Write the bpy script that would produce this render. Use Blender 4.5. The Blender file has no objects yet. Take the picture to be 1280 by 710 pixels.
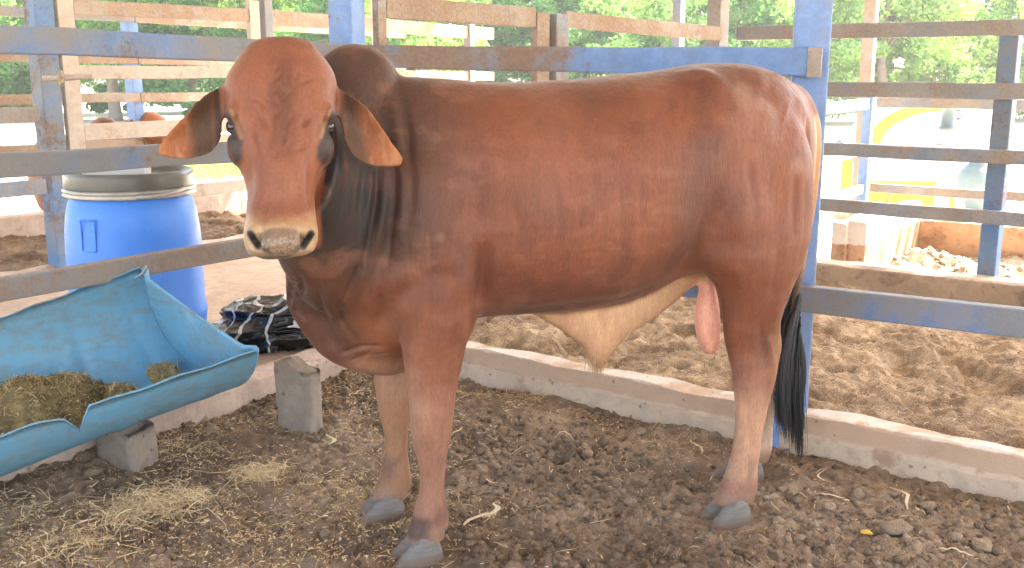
import bpy, bmesh, math, random
import numpy as np
from mathutils import Vector, Matrix
S = bpy.context.scene
COL = S.collection
rng = np.random.default_rng(7)
random.seed(7)

# ---------------------------------------------------------------- camera, sky, sun, exposure
FPX, PITCH, CAMH = 1230.0, math.radians(11.7), 1.4
cam = bpy.data.cameras.new('camera'); camo = bpy.data.objects.new('camera', cam); COL.objects.link(camo)
cam.sensor_width = 36.0; cam.lens = 36.0 * FPX / 1280.0
cam.clip_start = 0.05; cam.clip_end = 2000
camo.location = (0, 0, CAMH); camo.rotation_euler = (math.pi / 2 - PITCH, 0, 0)
S.camera = camo
# pen axes: U runs along the left fence (away from the camera), V along the right hand kerb
U = np.array([.583, .813, 0.]); V = np.array([.813, -.583, 0.])
U /= np.linalg.norm(U); V /= np.linalg.norm(V)
SUN_EL = math.radians(54)
sd = U * .95 + V * .30; sd /= np.linalg.norm(sd)          # horizontal direction towards the sun
w = bpy.data.worlds.new('World'); S.world = w; w.use_nodes = True
nt = w.node_tree; nt.nodes.clear()
bg = nt.nodes.new('ShaderNodeBackground'); wo = nt.nodes.new('ShaderNodeOutputWorld')
sky = nt.nodes.new('ShaderNodeTexSky'); sky.sky_type = 'NISHITA'; sky.sun_disc = False
sky.sun_elevation = SUN_EL; sky.sun_rotation = math.atan2(sd[0], sd[1])
sky.air_density = 1.0; sky.dust_density = 4.0; sky.ozone_density = .6
bg.inputs['Strength'].default_value = 0.135
nt.links.new(sky.outputs[0], bg.inputs[0]); nt.links.new(bg.outputs[0], wo.inputs[0])
sl = bpy.data.lights.new('sun', 'SUN'); sl.energy = 4.7; sl.angle = math.radians(.55); sl.color = (1, .945, .86)
so = bpy.data.objects.new('sun', sl); COL.objects.link(so)
so.rotation_euler = Vector((-sd[0] * math.cos(SUN_EL), -sd[1] * math.cos(SUN_EL), -math.sin(SUN_EL))).to_track_quat('-Z', 'Y').to_euler()
S.view_settings.view_transform = 'Standard'; S.view_settings.look = 'None'
S.view_settings.gamma = 1.0; S.view_settings.use_curve_mapping = False
S.view_settings.exposure = 3.42
S.cycles.max_bounces = 8; S.cycles.diffuse_bounces = 5; S.cycles.glossy_bounces = 3
S.cycles.use_denoising = True
S.cycles.sample_clamp_indirect = 8

# ---------------------------------------------------------------- helpers
_c, _s = math.cos(PITCH), math.sin(PITCH)
def ray(px, py):
    cx = (px - 640) / FPX; cy = (355 - py) / FPX
    return np.array([cx, _c + cy * _s, -_s + cy * _c])
EYE = np.array([0, 0, CAMH])
def at(px, py, y):
    d = ray(px, py); return EYE + d * (y / d[1])
def atz(px, py, z=0.):
    d = ray(px, py); return EYE + d * ((z - CAMH) / d[2])
def pq(p, q, z=0.):
    r = U * p + V * q; return np.array([r[0], r[1], z])
def sstep(a, b, x):
    t = np.clip((x - a) / (b - a), 0, 1); return t * t * (3 - 2 * t)

def _hash(ix, iy, iz, seed):
    h = (ix * 374761393 + iy * 668265263 + iz * 2147483647 + seed * 974711) & 0x7fffffff
    h = ((h ^ (h >> 13)) * 1274126177) & 0x7fffffff
    h = (h ^ (h >> 16)) & 0xffff
    return h / 65535.0
def vnoise(P, seed=0):
    P = np.asarray(P, float)
    if P.shape[1] == 2: P = np.c_[P, np.zeros(len(P))]
    I = np.floor(P).astype(np.int64); F = P - I; F = F * F * (3 - 2 * F)
    r = 0
    for dx in (0, 1):
        wx = F[:, 0] if dx else 1 - F[:, 0]
        for dy in (0, 1):
            wy = F[:, 1] if dy else 1 - F[:, 1]
            for dz in (0, 1):
                wz = F[:, 2] if dz else 1 - F[:, 2]
                r = r + wx * wy * wz * _hash(I[:, 0] + dx, I[:, 1] + dy, I[:, 2] + dz, seed)
    return r * 2 - 1
_RM = np.array(Matrix.Rotation(.9, 3, 'X') @ Matrix.Rotation(.65, 3, 'Y') @ Matrix.Rotation(1.1, 3, 'Z'))
def fbm(P, octv=4, seed=0, gain=.5):
    a, r, P = 1., 0., np.asarray(P, float)
    if P.shape[1] == 2: P = np.c_[P, np.full(len(P), .37)]
    P = P @ _RM
    for o in range(octv):
        r = r + a * vnoise(P, seed + o); P = (P @ _RM) * 2.03 + 11.7; a *= gain
    return r

def tag(o, label=None, cat=None, group=None, kind=None):
    if label: o['label'] = label
    if cat: o['category'] = cat
    if group: o['group'] = group
    if kind: o['kind'] = kind
    return o
def empty(name, loc, rz=0, label=None, cat=None, group=None):
    o = bpy.data.objects.new(name, None); COL.objects.link(o)
    o.empty_display_size = .1
    o.location = loc; o.rotation_euler = (0, 0, rz)
    return tag(o, label, cat, group)
WORLDP = set()
def wempty(*a, **k):
    o = empty(*a, **k); WORLDP.add(o.name); return o
def link(name, me, mat=None, parent=None, smooth=True):
    if parent is not None and parent.name in WORLDP: me.transform(Matrix.Translation(-parent.location))
    o = bpy.data.objects.new(name, me); COL.objects.link(o)
    if mat: me.materials.append(mat)
    if smooth and len(me.polygons):
        me.polygons.foreach_set('use_smooth', np.ones(len(me.polygons), bool))
    if parent: o.parent = parent
    return o
def np_mesh(name, V_, F_):
    """V_ (n,3), F_ (m,k) equal sized faces"""
    me = bpy.data.meshes.new(name)
    V_ = np.asarray(V_, np.float32); F_ = np.asarray(F_, np.int32)
    k = F_.shape[1]
    me.vertices.add(len(V_)); me.vertices.foreach_set('co', V_.ravel())
    me.loops.add(F_.size); me.loops.foreach_set('vertex_index', F_.ravel())
    me.polygons.add(len(F_))
    me.polygons.foreach_set('loop_start', np.arange(0, F_.size, k, dtype=np.int32))
    me.polygons.foreach_set('loop_total', np.full(len(F_), k, np.int32))
    me.update(calc_edges=True); me.validate()
    return me
def set_col(me, C, name='tint'):
    a = me.color_attributes.new(name, 'FLOAT_COLOR', 'POINT')
    C = np.asarray(C, np.float32)
    if C.shape[1] == 3: C = np.c_[C, np.ones(len(C), np.float32)]
    a.data.foreach_set('color', C.ravel())
class MB:
    """collects primitives, builds ONE mesh"""
    def __init__(self): self.bm = bmesh.new()
    def beam(self, a, b, wd, ht, up=(0, 0, 1), bev=.006, seg=1, wob=0, taper=None):
        a = Vector(a); b = Vector(b); d = (b - a); L = d.length; d.normalize()
        up = Vector(up)
        if abs(d.dot(up)) > .98: up = Vector(U)
        x = d.cross(up).normalized(); z = x.cross(d).normalized()
        t = bmesh.new()
        rings = []
        for i in range(seg + 1):
            c = a + d * (L * i / seg)
            if wob and 0 < i < seg: c += x * random.uniform(-wob, wob) + z * random.uniform(-wob, wob)
            rings.append([t.verts.new(c + x * (sx * wd / 2) + z * (sz * ht / 2)) for sx, sz in ((-1, -1), (1, -1), (1, 1), (-1, 1))])
        for r0, r1 in zip(rings, rings[1:]):
            for k in range(4): t.faces.new((r0[k], r0[(k + 1) % 4], r1[(k + 1) % 4], r1[k]))
        t.faces.new(rings[0][::-1]); t.faces.new(rings[-1])
        bmesh.ops.recalc_face_normals(t, faces=t.faces)
        if bev:
            es = [e for e in t.edges if len(e.link_faces) == 2 and e.calc_face_angle() > .8]
            bmesh.ops.bevel(t, geom=es, offset=bev, segments=2, affect='EDGES', profile=.6)
        self._merge(t)
        return self
    def box(self, c, size, rz=0, bev=.006):
        t = bmesh.new(); bmesh.ops.create_cube(t, size=1)
        for v in t.verts: v.co = Vector((v.co.x * size[0], v.co.y * size[1], v.co.z * size[2]))
        if bev: bmesh.ops.bevel(t, geom=list(t.edges), offset=bev, segments=2, affect='EDGES')
        bmesh.ops.transform(t, matrix=Matrix.Translation(Vector(c)) @ Matrix.Rotation(rz, 4, 'Z'), verts=t.verts)
        self._merge(t); return self
    def tube(self, pts, rad, n=8, cap=True):
        pts = [Vector(p) for p in pts]
        if not hasattr(rad, '__len__'): rad = [rad] * len(pts)
        t = self.bm; rings = []
        for i, p in enumerate(pts):
            d = (pts[min(i + 1, len(pts) - 1)] - pts[max(i - 1, 0)]).normalized()
            up = Vector((0, 0, 1)) if abs(d.z) < .9 else Vector((1, 0, 0))
            x = d.cross(up).normalized(); y = d.cross(x).normalized()
            rings.append([t.verts.new(p + (x * math.cos(2 * math.pi * k / n) + y * math.sin(2 * math.pi * k / n)) * rad[i]) for k in range(n)])
        for r0, r1 in zip(rings, rings[1:]):
            for k in range(n): t.faces.new((r0[k], r1[k], r1[(k + 1) % n], r0[(k + 1) % n]))
        if cap: t.faces.new(rings[0]); t.faces.new(rings[-1][::-1])
        return self
    def lathe(self, prof, c, n=40, axis=None):
        t = self.bm; c = Vector(c); rings = []
        M = Matrix.Identity(3) if axis is None else Vector((0, 0, 1)).rotation_difference(Vector(axis)).to_matrix()
        for r, z in prof:
            rings.append([t.verts.new(c + M @ Vector((r * math.cos(2 * math.pi * k / n), r * math.sin(2 * math.pi * k / n), z))) for k in range(n)])
        for r0, r1 in zip(rings, rings[1:]):
            for k in range(n): t.faces.new((r0[k], r0[(k + 1) % n], r1[(k + 1) % n], r1[k]))
        t.faces.new(rings[0][::-1]); t.faces.new(rings[-1])
        return self
    def _merge(self, t):
        m = {v: self.bm.verts.new(v.co) for v in t.verts}
        for f in t.faces: self.bm.faces.new([m[v] for v in f.verts])
        t.free()
    def build(self, name, mat, parent=None, smooth=False, autosmooth=False):
        me = bpy.data.meshes.new(name); self.bm.normal_update(); self.bm.to_mesh(me); self.bm.free()
        o = link(name, me, mat, parent, smooth)
        return o

def loft_rings(R):
    """R (m,n,3) rings -> verts, quads with end caps as triangle fans"""
    m, n, _ = R.shape
    Vt = R.reshape(-1, 3)
    i = np.arange(m - 1)[:, None] * n; j = np.arange(n)[None, :]; j2 = (j + 1) % n
    F = np.stack([i + j, i + j2, i + n + j2, i + n + j], -1).reshape(-1, 4)
    Vt = np.vstack([Vt, R[0].mean(0), R[-1].mean(0)])
    a, b = m * n, m * n + 1; k = np.arange(n); k2 = (k + 1) % n
    F0 = np.stack([np.full(n, a), k2, k, k], -1); F1 = np.stack([np.full(n, b), (m - 1) * n + k, (m - 1) * n + k2, (m - 1) * n + k2], -1)
    return Vt, F, np.vstack([F0[:, :3], F1[:, :3]])
def crom(A, sub=6):
    A = np.asarray(A, float); n = len(A)
    P = np.vstack([2 * A[0] - A[1], A, 2 * A[-1] - A[-2]])
    out = []
    for i in range(n - 1):
        p0, p1, p2, p3 = P[i], P[i + 1], P[i + 2], P[i + 3]
        for t in np.arange(sub) / sub:
            out.append(.5 * (2 * p1 + (p2 - p0) * t + (2 * p0 - 5 * p1 + 4 * p2 - p3) * t * t + (3 * p1 - p0 - 3 * p2 + p3) * t ** 3))
    out.append(A[-1]); return np.array(out)

# ---------------------------------------------------------------- materials
class NT:
    def __init__(self, name):
        self.m = bpy.data.materials.new(name); self.m.use_nodes = True
        self.t = self.m.node_tree; self.t.nodes.clear()
        self.out = self.n('ShaderNodeOutputMaterial'); self.b = self.n('ShaderNodeBsdfPrincipled')
        self.l(self.b.outputs[0], self.out.inputs[0])
        self.tc = self.n('ShaderNodeTexCoord'); self.co = self.tc.outputs['Object']
    def n(self, k, **kw):
        x = self.t.nodes.new(k)
        for a, v in kw.items(): setattr(x, a, v)
        return x
    def l(self, a, b): self.t.links.new(a, b)
    def noise(self, scale, detail=4, rough=.55, vec=None, mapscale=None, dist=0, lo=None, hi=None):
        v = vec or self.co
        if mapscale:
            mp = self.n('ShaderNodeMapping'); mp.inputs['Scale'].default_value = mapscale
            self.l(v, mp.inputs['Vector']); v = mp.outputs[0]
        x = self.n('ShaderNodeTexNoise'); x.inputs['Scale'].default_value = scale
        x.inputs['Detail'].default_value = detail; x.inputs['Roughness'].default_value = rough
        x.inputs['Distortion'].default_value = dist
        self.l(v, x.inputs['Vector']); o = x.outputs['Fac']
        if lo is not None: o = self.ramp(o, lo, hi)
        return o
    def ramp(self, f, lo, hi):
        r = self.n('ShaderNodeMapRange'); r.interpolation_type = 'SMOOTHSTEP'
        r.inputs[1].default_value = lo; r.inputs[2].default_value = hi
        self.l(f, r.inputs[0]); return r.outputs[0]
    def mix(self, f, a, b, mode='MIX'):
        x = self.n('ShaderNodeMix', data_type='RGBA', blend_type=mode)
        if hasattr(f, 'links'): self.l(f, x.inputs[0])
        else: x.inputs[0].default_value = f
        for s, v in ((x.inputs[6], a), (x.inputs[7], b)):
            if hasattr(v, 'links'): self.l(v, s)
            else: s.default_value = (*v, 1)
        return x.outputs[2]
    def math(self, op, a, b=None):
        x = self.n('ShaderNodeMath', operation=op)
        for s, v in ((x.inputs[0], a), (x.inputs[1], b)):
            if v is None: continue
            if hasattr(v, 'links'): self.l(v, s)
            else: s.default_value = v
        return x.outputs[0]
    def bump(self, h, strength=.3, dist=.01, prev=None):
        x = self.n('ShaderNodeBump'); x.inputs['Strength'].default_value = strength; x.inputs['Distance'].default_value = dist
        self.l(h, x.inputs['Height'])
        if prev: self.l(prev, x.inputs['Normal'])
        return x.outputs[0]
    def fin(self, col=None, rough=.8, normal=None, spec=.3, metal=0):
        if col is not None:
            if hasattr(col, 'links'): self.l(col, self.b.inputs['Base Color'])
            else: self.b.inputs['Base Color'].default_value = (*col, 1)
        if hasattr(rough, 'links'): self.l(rough, self.b.inputs['Roughness'])
        else: self.b.inputs['Roughness'].default_value = rough
        if normal: self.l(normal, self.b.inputs['Normal'])
        self.b.inputs['Specular IOR Level'].default_value = spec
        self.b.inputs['Metallic'].default_value = metal
        return self.m
    def n_z(self):
        s = self.n('ShaderNodeSeparateXYZ'); self.l(self.tc.outputs['Object'], s.inputs[0]); return s.outputs[2]
    def attr(self, name='tint'):
        a = self.n('ShaderNodeAttribute'); a.attribute_name = name; return a.outputs['Color']
    def world(self):
        g = self.n('ShaderNodeNewGeometry'); self.co = g.outputs['Position']; return self

def m_paint(name, base, rust_lo, rust=(.15, .095, .065), dust=(.25, .205, .165), dust_lo=.5, seed=0., grey_lo=.5, grey=(.175, .165, .155), along=None):
    """old flaking enamel on steel: paint, grey primer, rust, dried splashes; thresholds say how much of each shows"""
    k = NT(name).world()
    mp = k.n('ShaderNodeMapping'); mp.inputs['Location'].default_value = (seed * 3.1, seed * 1.7, seed); k.l(k.co, mp.inputs[0]); k.co = mp.outputs[0]
    big = k.noise(2.2, 5, .6)
    med = k.noise(14, 6, .7)
    fine = k.noise(90, 4, .65)
    c = k.mix(k.ramp(med, .3, .75), tuple(x * .85 for x in base), tuple(min(1, x * 1.15) for x in base))
    g = k.math('ADD', k.math('MULTIPLY', big, .6), k.math('ADD', k.math('MULTIPLY', med, .25), k.math('MULTIPLY', fine, .15)))
    r0 = None
    if along:                      # the coat is better kept towards one end of the bar: (nx, ny, start, end, amount)
        gg = k.n('ShaderNodeNewGeometry'); dp = k.n('ShaderNodeVectorMath', operation='DOT_PRODUCT'); k.l(gg.outputs['Position'], dp.inputs[0]); dp.inputs[1].default_value = (along[0], along[1], 0)
        r0 = k.math('MULTIPLY', k.math('SUBTRACT', .5, k.ramp(dp.outputs['Value'], along[2], along[3])), along[4]); g = k.math('ADD', g, r0)
    c = k.mix(k.math('MULTIPLY', k.ramp(g, grey_lo - .03, grey_lo + .09), .9), c, k.mix(fine, tuple(x * .75 for x in grey), tuple(x * 1.25 for x in grey)))
    r = k.math('ADD', k.math('MULTIPLY', k.noise(3.1, 6, .7, dist=.3), .55), k.math('ADD', k.math('MULTIPLY', k.noise(26, 5, .75), .30), k.math('MULTIPLY', fine, .15)))
    if r0 is not None: r = k.math('ADD', r, r0)
    rc = k.mix(k.noise(45, 4, .7), tuple(x * .6 for x in rust), tuple(min(1, x * 1.6) for x in rust))
    rm = k.ramp(r, rust_lo - .02, rust_lo + .07)
    c = k.mix(k.math('MULTIPLY', rm, .92), c, rc)
    d = k.math('ADD', k.math('MULTIPLY', k.noise(4, 4), .45), k.math('MULTIPLY', k.noise(70, 4, .75), .55))
    c = k.mix(k.math('MULTIPLY', k.ramp(d, dust_lo - .08, dust_lo + .14), .75), c, dust)
    sp = k.n('ShaderNodeTexVoronoi'); sp.inputs['Scale'].default_value = 30; k.l(k.co, sp.inputs['Vector'])
    spm = k.math('MULTIPLY', k.math('LESS_THAN', k.math('ADD', sp.outputs['Distance'], k.math('MULTIPLY', fine, .12)), .13), k.math('GREATER_THAN', med, .54))
    c = k.mix(k.math('MULTIPLY', spm, .8), c, (.45, .38, .30))
    h = k.math('ADD', k.math('MULTIPLY', rm, -.5), k.math('ADD', k.math('MULTIPLY', fine, .5), k.math('MULTIPLY', med, .6)))
    return k.fin(c, k.math('ADD', k.math('MULTIPLY', rm, .25), .55), k.bump(h, .6, .004), .3)

M = {}
M['blue_post'] = m_paint('blue_post_paint', (.17, .275, .51), .575, dust_lo=.58, seed=1, grey_lo=.53, grey=(.20, .25, .35))
M['blue_post2'] = m_paint('faded_blue_post_paint', (.11, .215, .39), .53, dust_lo=.54, seed=4, grey_lo=.44, grey=(.16, .19, .225))
M['rail_worn'] = m_paint('worn_blue_grey_rail', (.13, .215, .38), .55, dust_lo=.52, seed=2, grey_lo=.425, grey=(.20, .195, .19))
M['rail_brown'] = m_paint('brown_dusty_rail', (.15, .22, .36), .475, rust=(.19, .135, .105), dust_lo=.48, seed=5.3, grey_lo=.41, grey=(.21, .20, .19))
M['rail_blue'] = m_paint('blue_rail_paint', (.14, .225, .45), .55, dust_lo=.60, seed=3, grey_lo=.54)
M['rail_mix'] = m_paint('blue_rail_paint_rusting_at_one_end', (.15, .25, .46), .515, rust=(.20, .125, .085), dust_lo=.57, seed=3, grey_lo=.49, grey=(.21, .195, .185), along=(.93, -.36, -1.6, -.85, .16))
M['rail_rust'] = m_paint('rusty_rail', (.30, .27, .24), .45, rust=(.24, .155, .105), dust=(.36, .295, .225), dust_lo=.49, seed=6, grey_lo=.5, grey=(.30, .24, .18))
M['rail_pale'] = m_paint('pale_flaked_rail', (.42, .36, .30), .54, rust=(.27, .17, .11), dust=(.46, .38, .30), dust_lo=.50, seed=7, grey_lo=.55, grey=(.32, .27, .22))
M['rail_dark'] = m_paint('dark_slate_rail', (.18, .225, .29), .50, rust=(.22, .165, .13), dust=(.32, .28, .24), dust_lo=.50, seed=8, grey_lo=.46, grey=(.225, .205, .185))
M['rail_white'] = m_paint('sunlit_white_rail', (.60, .60, .58), .58, dust_lo=.6, seed=9, grey_lo=.6, grey=(.42, .42, .42))  # overexposed sun on these bars is put into the white

def m_concrete(name, base=(.50, .40, .32), dirt=(.26, .18, .13), dirt_lo=.5, band=None, world=True):
    k = NT(name)
    if world: k.world()
    big = k.noise(2.2, 5, .6); med = k.noise(11, 6, .65); fine = k.noise(120, 3, .6)
    c = k.mix(k.ramp(med, .3, .75), tuple(x * .8 for x in base), tuple(min(.85, x * 1.15) for x in base))
    d = k.math('ADD', k.math('MULTIPLY', big, .5), k.math('MULTIPLY', med, .5))
    c = k.mix(k.math('MULTIPLY', k.ramp(d, dirt_lo, dirt_lo + .12), .85), c, dirt)
    if band:                       # painted / rendered bands by height: (z, colour above)
        sep = k.n('ShaderNodeSeparateXYZ'); g = k.n('ShaderNodeNewGeometry'); k.l(g.outputs['Position'], sep.inputs[0])
        zz = k.math('ADD', sep.outputs[2], k.math('MULTIPLY', k.math('SUBTRACT', k.noise(14, 5, .65), .5), .035))
        for z0, colr, amt in band:
            c = k.mix(k.math('MULTIPLY', k.ramp(zz, z0, z0 + .012), amt), c, k.mix(med, tuple(x * .75 for x in colr), tuple(min(.85, x * 1.2) for x in colr)))
    sv = k.n('ShaderNodeTexVoronoi'); sv.inputs['Scale'].default_value = 17; k.l(k.co, sv.inputs['Vector'])
    spl = k.math('MULTIPLY', k.math('LESS_THAN', k.math('ADD', sv.outputs['Distance'], k.math('MULTIPLY', fine, .25)), .26), k.math('GREATER_THAN', k.noise(5, 2), .54))
    c = k.mix(k.math('MULTIPLY', spl, .8), c, tuple(x * .8 for x in dirt))
    pit = k.noise(34, 4, .7, lo=.66, hi=.72)
    c = k.mix(k.math('MULTIPLY', pit, .6), c, dirt)
    h = k.math('ADD', k.math('MULTIPLY', med, .8), k.math('ADD', k.math('MULTIPLY', fine, .4), k.math('MULTIPLY', pit, -.5)))
    return k.fin(c, .9, k.bump(h, .6, .008), .2)

def m_plain(name, col, rough=.6, spec=.4, nscale=30, amt=.25, bump=.2, bd=.004):
    k = NT(name); n = k.noise(nscale, 5, .6)
    c = k.mix(n, tuple(x * (1 - amt) for x in col), tuple(min(1, x * (1 + amt)) for x in col))
    return k.fin(c, rough, k.bump(n, bump, bd), spec)
# bull's own frame: origin, forward and left directions
BO = np.array([.80, 3.2, 0.]); BA = np.array([-.968, -.249, 0.]); BA /= np.linalg.norm(BA); BN = np.array([.249, -.968, 0.]); BN /= np.linalg.norm(BN)

# ---------------------------------------------------------------- setting: floors and soils
def grid_mesh(name, p0, p1, q0, q1, dp, dq, hfun, cfun=None):
    """height field on the pen's own axes"""
    ps = np.linspace(p0, p1, max(2, int((p1 - p0) / dp) + 1)); qs = np.linspace(q0, q1, max(2, int((q1 - q0) / dq) + 1))
    A, B = np.meshgrid(ps, qs, indexing='ij'); X = A.ravel()[:, None] * U + B.ravel()[:, None] * V
    X[:, 2] = hfun(X, A.ravel(), B.ravel())
    n, m = len(ps), len(qs); i = np.arange(n - 1)[:, None] * m + np.arange(m - 1)[None]
    F = np.stack([i, i + m, i + m + 1, i + 1], -1).reshape(-1, 4)[:, ::-1]
    me = np_mesh(name, X, F)
    if cfun is not None: set_col(me, cfun(X))
    return me
FEET_W = [(BO + BA * s_ + BN * t_) for s_, t_ in ((1.16, .19), (1.23, -.135), (.15, .18), (-.065, -.125))]
_hr = np.random.default_rng(5)
HOOFP = [(*(U * _hr.uniform(1.1, 3.4) + V * _hr.uniform(-2.9, .2))[:2], _hr.uniform(0, 6.28), _hr.uniform(.014, .03)) for _ in range(46)]
def soil_h(X, p=None, q=None):
    x = X[:, :2]
    h = fbm(x * 1.6, 3, 101) * .018 + fbm(x * 6, 3, 102) * .014
    n = fbm(x * 17, 3, 103); h = h + np.abs(n) * .016 - .006
    n = vnoise(x * 48, 104); h = h + np.maximum(n, -.1) * .010
    h = h + vnoise(x * 110, 105) * .0022
    P = x @ U[:2]; Qv = x @ V[:2]
    h = h + -.014 * sstep(3.30, 3.5, P) + .02 * sstep(3.36, 3.56, P) * vnoise(x * 5, 110) * (.6 + .4 * vnoise(x * 3, 108)) * sstep(.9, -.2, Qv) + .05 * sstep(-3.0, -3.3, Qv) * (.6 + .4 * vnoise(x * 4, 109))
    for hx, hy, ha, hd in HOOFP:                      # old hoof prints, two claws each
        for g in (-1, 1):
            dx = x[:, 0] - hx; dy = x[:, 1] - hy; a = dx * math.cos(ha) + dy * math.sin(ha); b = -dx * math.sin(ha) + dy * math.cos(ha) - g * .024
            r2 = (a / .052) ** 2 + (b / .023) ** 2; h = h - hd * np.exp(-r2 ** 2) + hd * .5 * np.exp(-((np.sqrt(r2) - 1.35) / .25) ** 2) * .6
    for f in FEET_W:                                  # trodden flat round the feet
        d = np.hypot(x[:, 0] - f[0], x[:, 1] - f[1]); m = sstep(.17, .09, d); h = h * (1 - m) + m * (-.004 + .004 * vnoise(x * 40, 107))
        h = h + .012 * np.exp(-((d - .19) / .05) ** 2)
    return h
def soil_c(X):
    x = X[:, :2]; z = X[:, 2]
    a = np.clip(.5 + .5 * fbm(x * 2.2, 4, 111), 0, 1)[:, None]; b = np.clip(.5 + .7 * fbm(x * 30, 2, 112), 0, 1)[:, None]
    C = np.array([.150, .102, .070]) * (1 - a) + np.array([.330, .240, .165]) * a
    return C * (.75 + .5 * b)
def m_soil(name, mul=(1, 1, 1), grain=260):
    k = NT(name).world(); a = k.attr('tint'); n = k.noise(grain, 5, .7); n2 = k.noise(55, 4, .65)
    c = k.mix(1, a, k.mix(k.ramp(n, .3, .72), tuple(.62 * x for x in mul), tuple(1.4 * x for x in mul)), 'MULTIPLY')
    h = k.math('ADD', k.math('MULTIPLY', n, .5), k.math('MULTIPLY', n2, 1.0))
    return k.fin(c, .95, k.bump(h, .8, .008), .15)
M['soil'] = m_soil('trodden_soil'); M['clod'] = m_soil('soil_clod'); M['bedding'] = m_soil('compost_bedding', grain=160)
k = NT('pale_yard').world(); n = k.noise(.6, 5); n2 = k.noise(12, 4)
M['yard'] = k.fin(k.mix(k.ramp(n, .35, .65), k.mix(n2, (.46, .37, .26), (.56, .47, .35)), k.mix(n2, (.54, .46, .36), (.64, .56, .45))), .95, k.bump(n2, .4, .02), .1)
M['alley'] = m_concrete('dusty_alley_floor', (.46, .34, .25), (.33, .23, .16), .52)

tag(link('ground', grid_mesh('ground', -60, 240, -190, 190, 10, 10, lambda X, p, q: np.full(len(X), -.10)), M['yard']), kind='structure')
tag(link('pen_soil', grid_mesh('pen_soil', -.6, 3.60, -3.36, 1.9, .0085, .0085, soil_h, soil_c), M['soil']), kind='structure')
tag(link('alley_floor', grid_mesh('alley_floor', -1, 8, -6.46, -3.36, .08, .08, lambda X, p, q: .075 + fbm(X[:, :2] * 2, 3, 120) * .012 + fbm(X[:, :2] * 14, 2, 121) * .003), M['alley']), kind='structure')
def bed_h(base, amp=1., seed=130):
    def f(X, p, q):
        x = X[:, :2]; n = fbm(x * 3.2, 3, seed); d = vnoise(x * 6.5, seed + 5)
        return base + amp * (n * .035 - .05 * sstep(.25, .65, d) + np.abs(fbm(x * 12, 3, seed + 1)) * .022 + vnoise(x * 45, seed + 2) * .005)
    return f
def bed_c(lo, hi):
    def f(X):
        x = X[:, :2]; a = np.clip(.5 + .6 * fbm(x * 3, 4, 141), 0, 1)[:, None]; b = np.clip(.5 + .6 * fbm(x * 25, 3, 142), 0, 1)[:, None]
        return (np.array(lo) * (1 - a) + np.array(hi) * a) * (.7 + .6 * b)
    return f
tag(link('compost_bedding', grid_mesh('bedding', 3.66, 6.2, -3.28, 3.2, .014, .014, bed_h(.085, 1.15), bed_c((.235, .155, .098), (.47, .34, .22))), M['bedding']), kind='structure')
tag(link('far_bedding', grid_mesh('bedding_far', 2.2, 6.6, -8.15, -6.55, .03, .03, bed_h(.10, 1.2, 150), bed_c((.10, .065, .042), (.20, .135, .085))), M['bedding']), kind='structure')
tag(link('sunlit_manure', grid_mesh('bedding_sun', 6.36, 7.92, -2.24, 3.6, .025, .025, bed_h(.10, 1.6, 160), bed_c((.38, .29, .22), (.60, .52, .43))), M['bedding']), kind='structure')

def q_at(px, p):
    return min((abs(640 + FPX * P[0] / (P[1] * _c - (.3 - CAMH) * _s) - px), q) for q in np.arange(-4, 0, .004) for P in (pq(p, q),))[1]
QA, QB = q_at(1047, 6.46), q_at(1069, 6.50)
# kerbs -----------------------------------------------------------------
KB = [(.070, (.50, .345, .235), .88), (.143, (.70, .59, .51), .9)]
M['kerb'] = m_concrete('worn_banded_concrete', (.60, .465, .34), (.32, .20, .13), .505, KB)
M['kerb2'] = m_concrete('dusty_brown_concrete', (.40, .28, .185), (.20, .13, .09), .50, [(.235, (.56, .46, .38), .8)])
M['kerb_orange'] = m_concrete('orange_bounce_concrete', (.50, .31, .18), (.25, .14, .09), .50, [(.335, (.68, .60, .52), .9)])  # sunlight bounced onto the walls is put into the orange
M['kerb_pale'] = m_concrete('pale_dusty_concrete', (.52, .40, .32), (.33, .22, .15), .53)
M['stub'] = m_concrete('grey_concrete_stub', (.30, .245, .195), (.16, .115, .085), .51)
def kerb(name, p0, p1, q0, q1, z0, z1, mat, label, n=14, group=None, ledge=False):
    """low concrete wall with a worn uneven arris"""
    a = pq(p0, q0); b = pq(p1, q1); c = pq(p0, q1)
    long_q = abs(q1 - q0) > abs(p1 - p0)
    bm = bmesh.new(); L = (q1 - q0) if long_q else (p1 - p0); n = max(6, int(abs(L) / .035)); rings = []
    for i in range(n + 1):
        u_ = i / n; wv = lambda sd: .011 * float(fbm(np.array([[u_ * L * 5.0, sd, z1]]), 3, 171)[0])
        r = []
        for j, (e, zz) in enumerate(((-.09, z0), (-.09, z0 + .186), (-.01, z0 + .196), (0, z1 - .008), (.05, z1), (.93, z1 - .002), (1, z1 - .012), (1, z0)) if ledge else ((0, z0), (0, z1 - .018), (.10, z1 - .003), (.9, z1 - .003), (1, z1 - .018), (1, z0))):
            e2 = e + (wv(j) / .1 if zz > z0 else 0); z2 = zz + (wv(j + 9) if zz > z0 else 0)
            P = pq(p0 + (p1 - p0) * e2, q0 + L * u_, z2) if long_q else pq(p0 + L * u_, q0 + (q1 - q0) * e2, z2)
            r.append(bm.verts.new(P))
        rings.append(r)
    for r0, r1 in zip(rings, rings[1:]):
        for k_ in range(len(r0) - 1): bm.faces.new((r0[k_], r0[k_ + 1], r1[k_ + 1], r1[k_]))
    bm.faces.new(rings[0]); bm.faces.new(rings[-1][::-1]); bmesh.ops.recalc_face_normals(bm, faces=bm.faces)
    me = bpy.data.meshes.new(name); bm.to_mesh(me); bm.free()
    return tag(link(name, me, mat, None, False), label, 'kerb', group)
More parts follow.
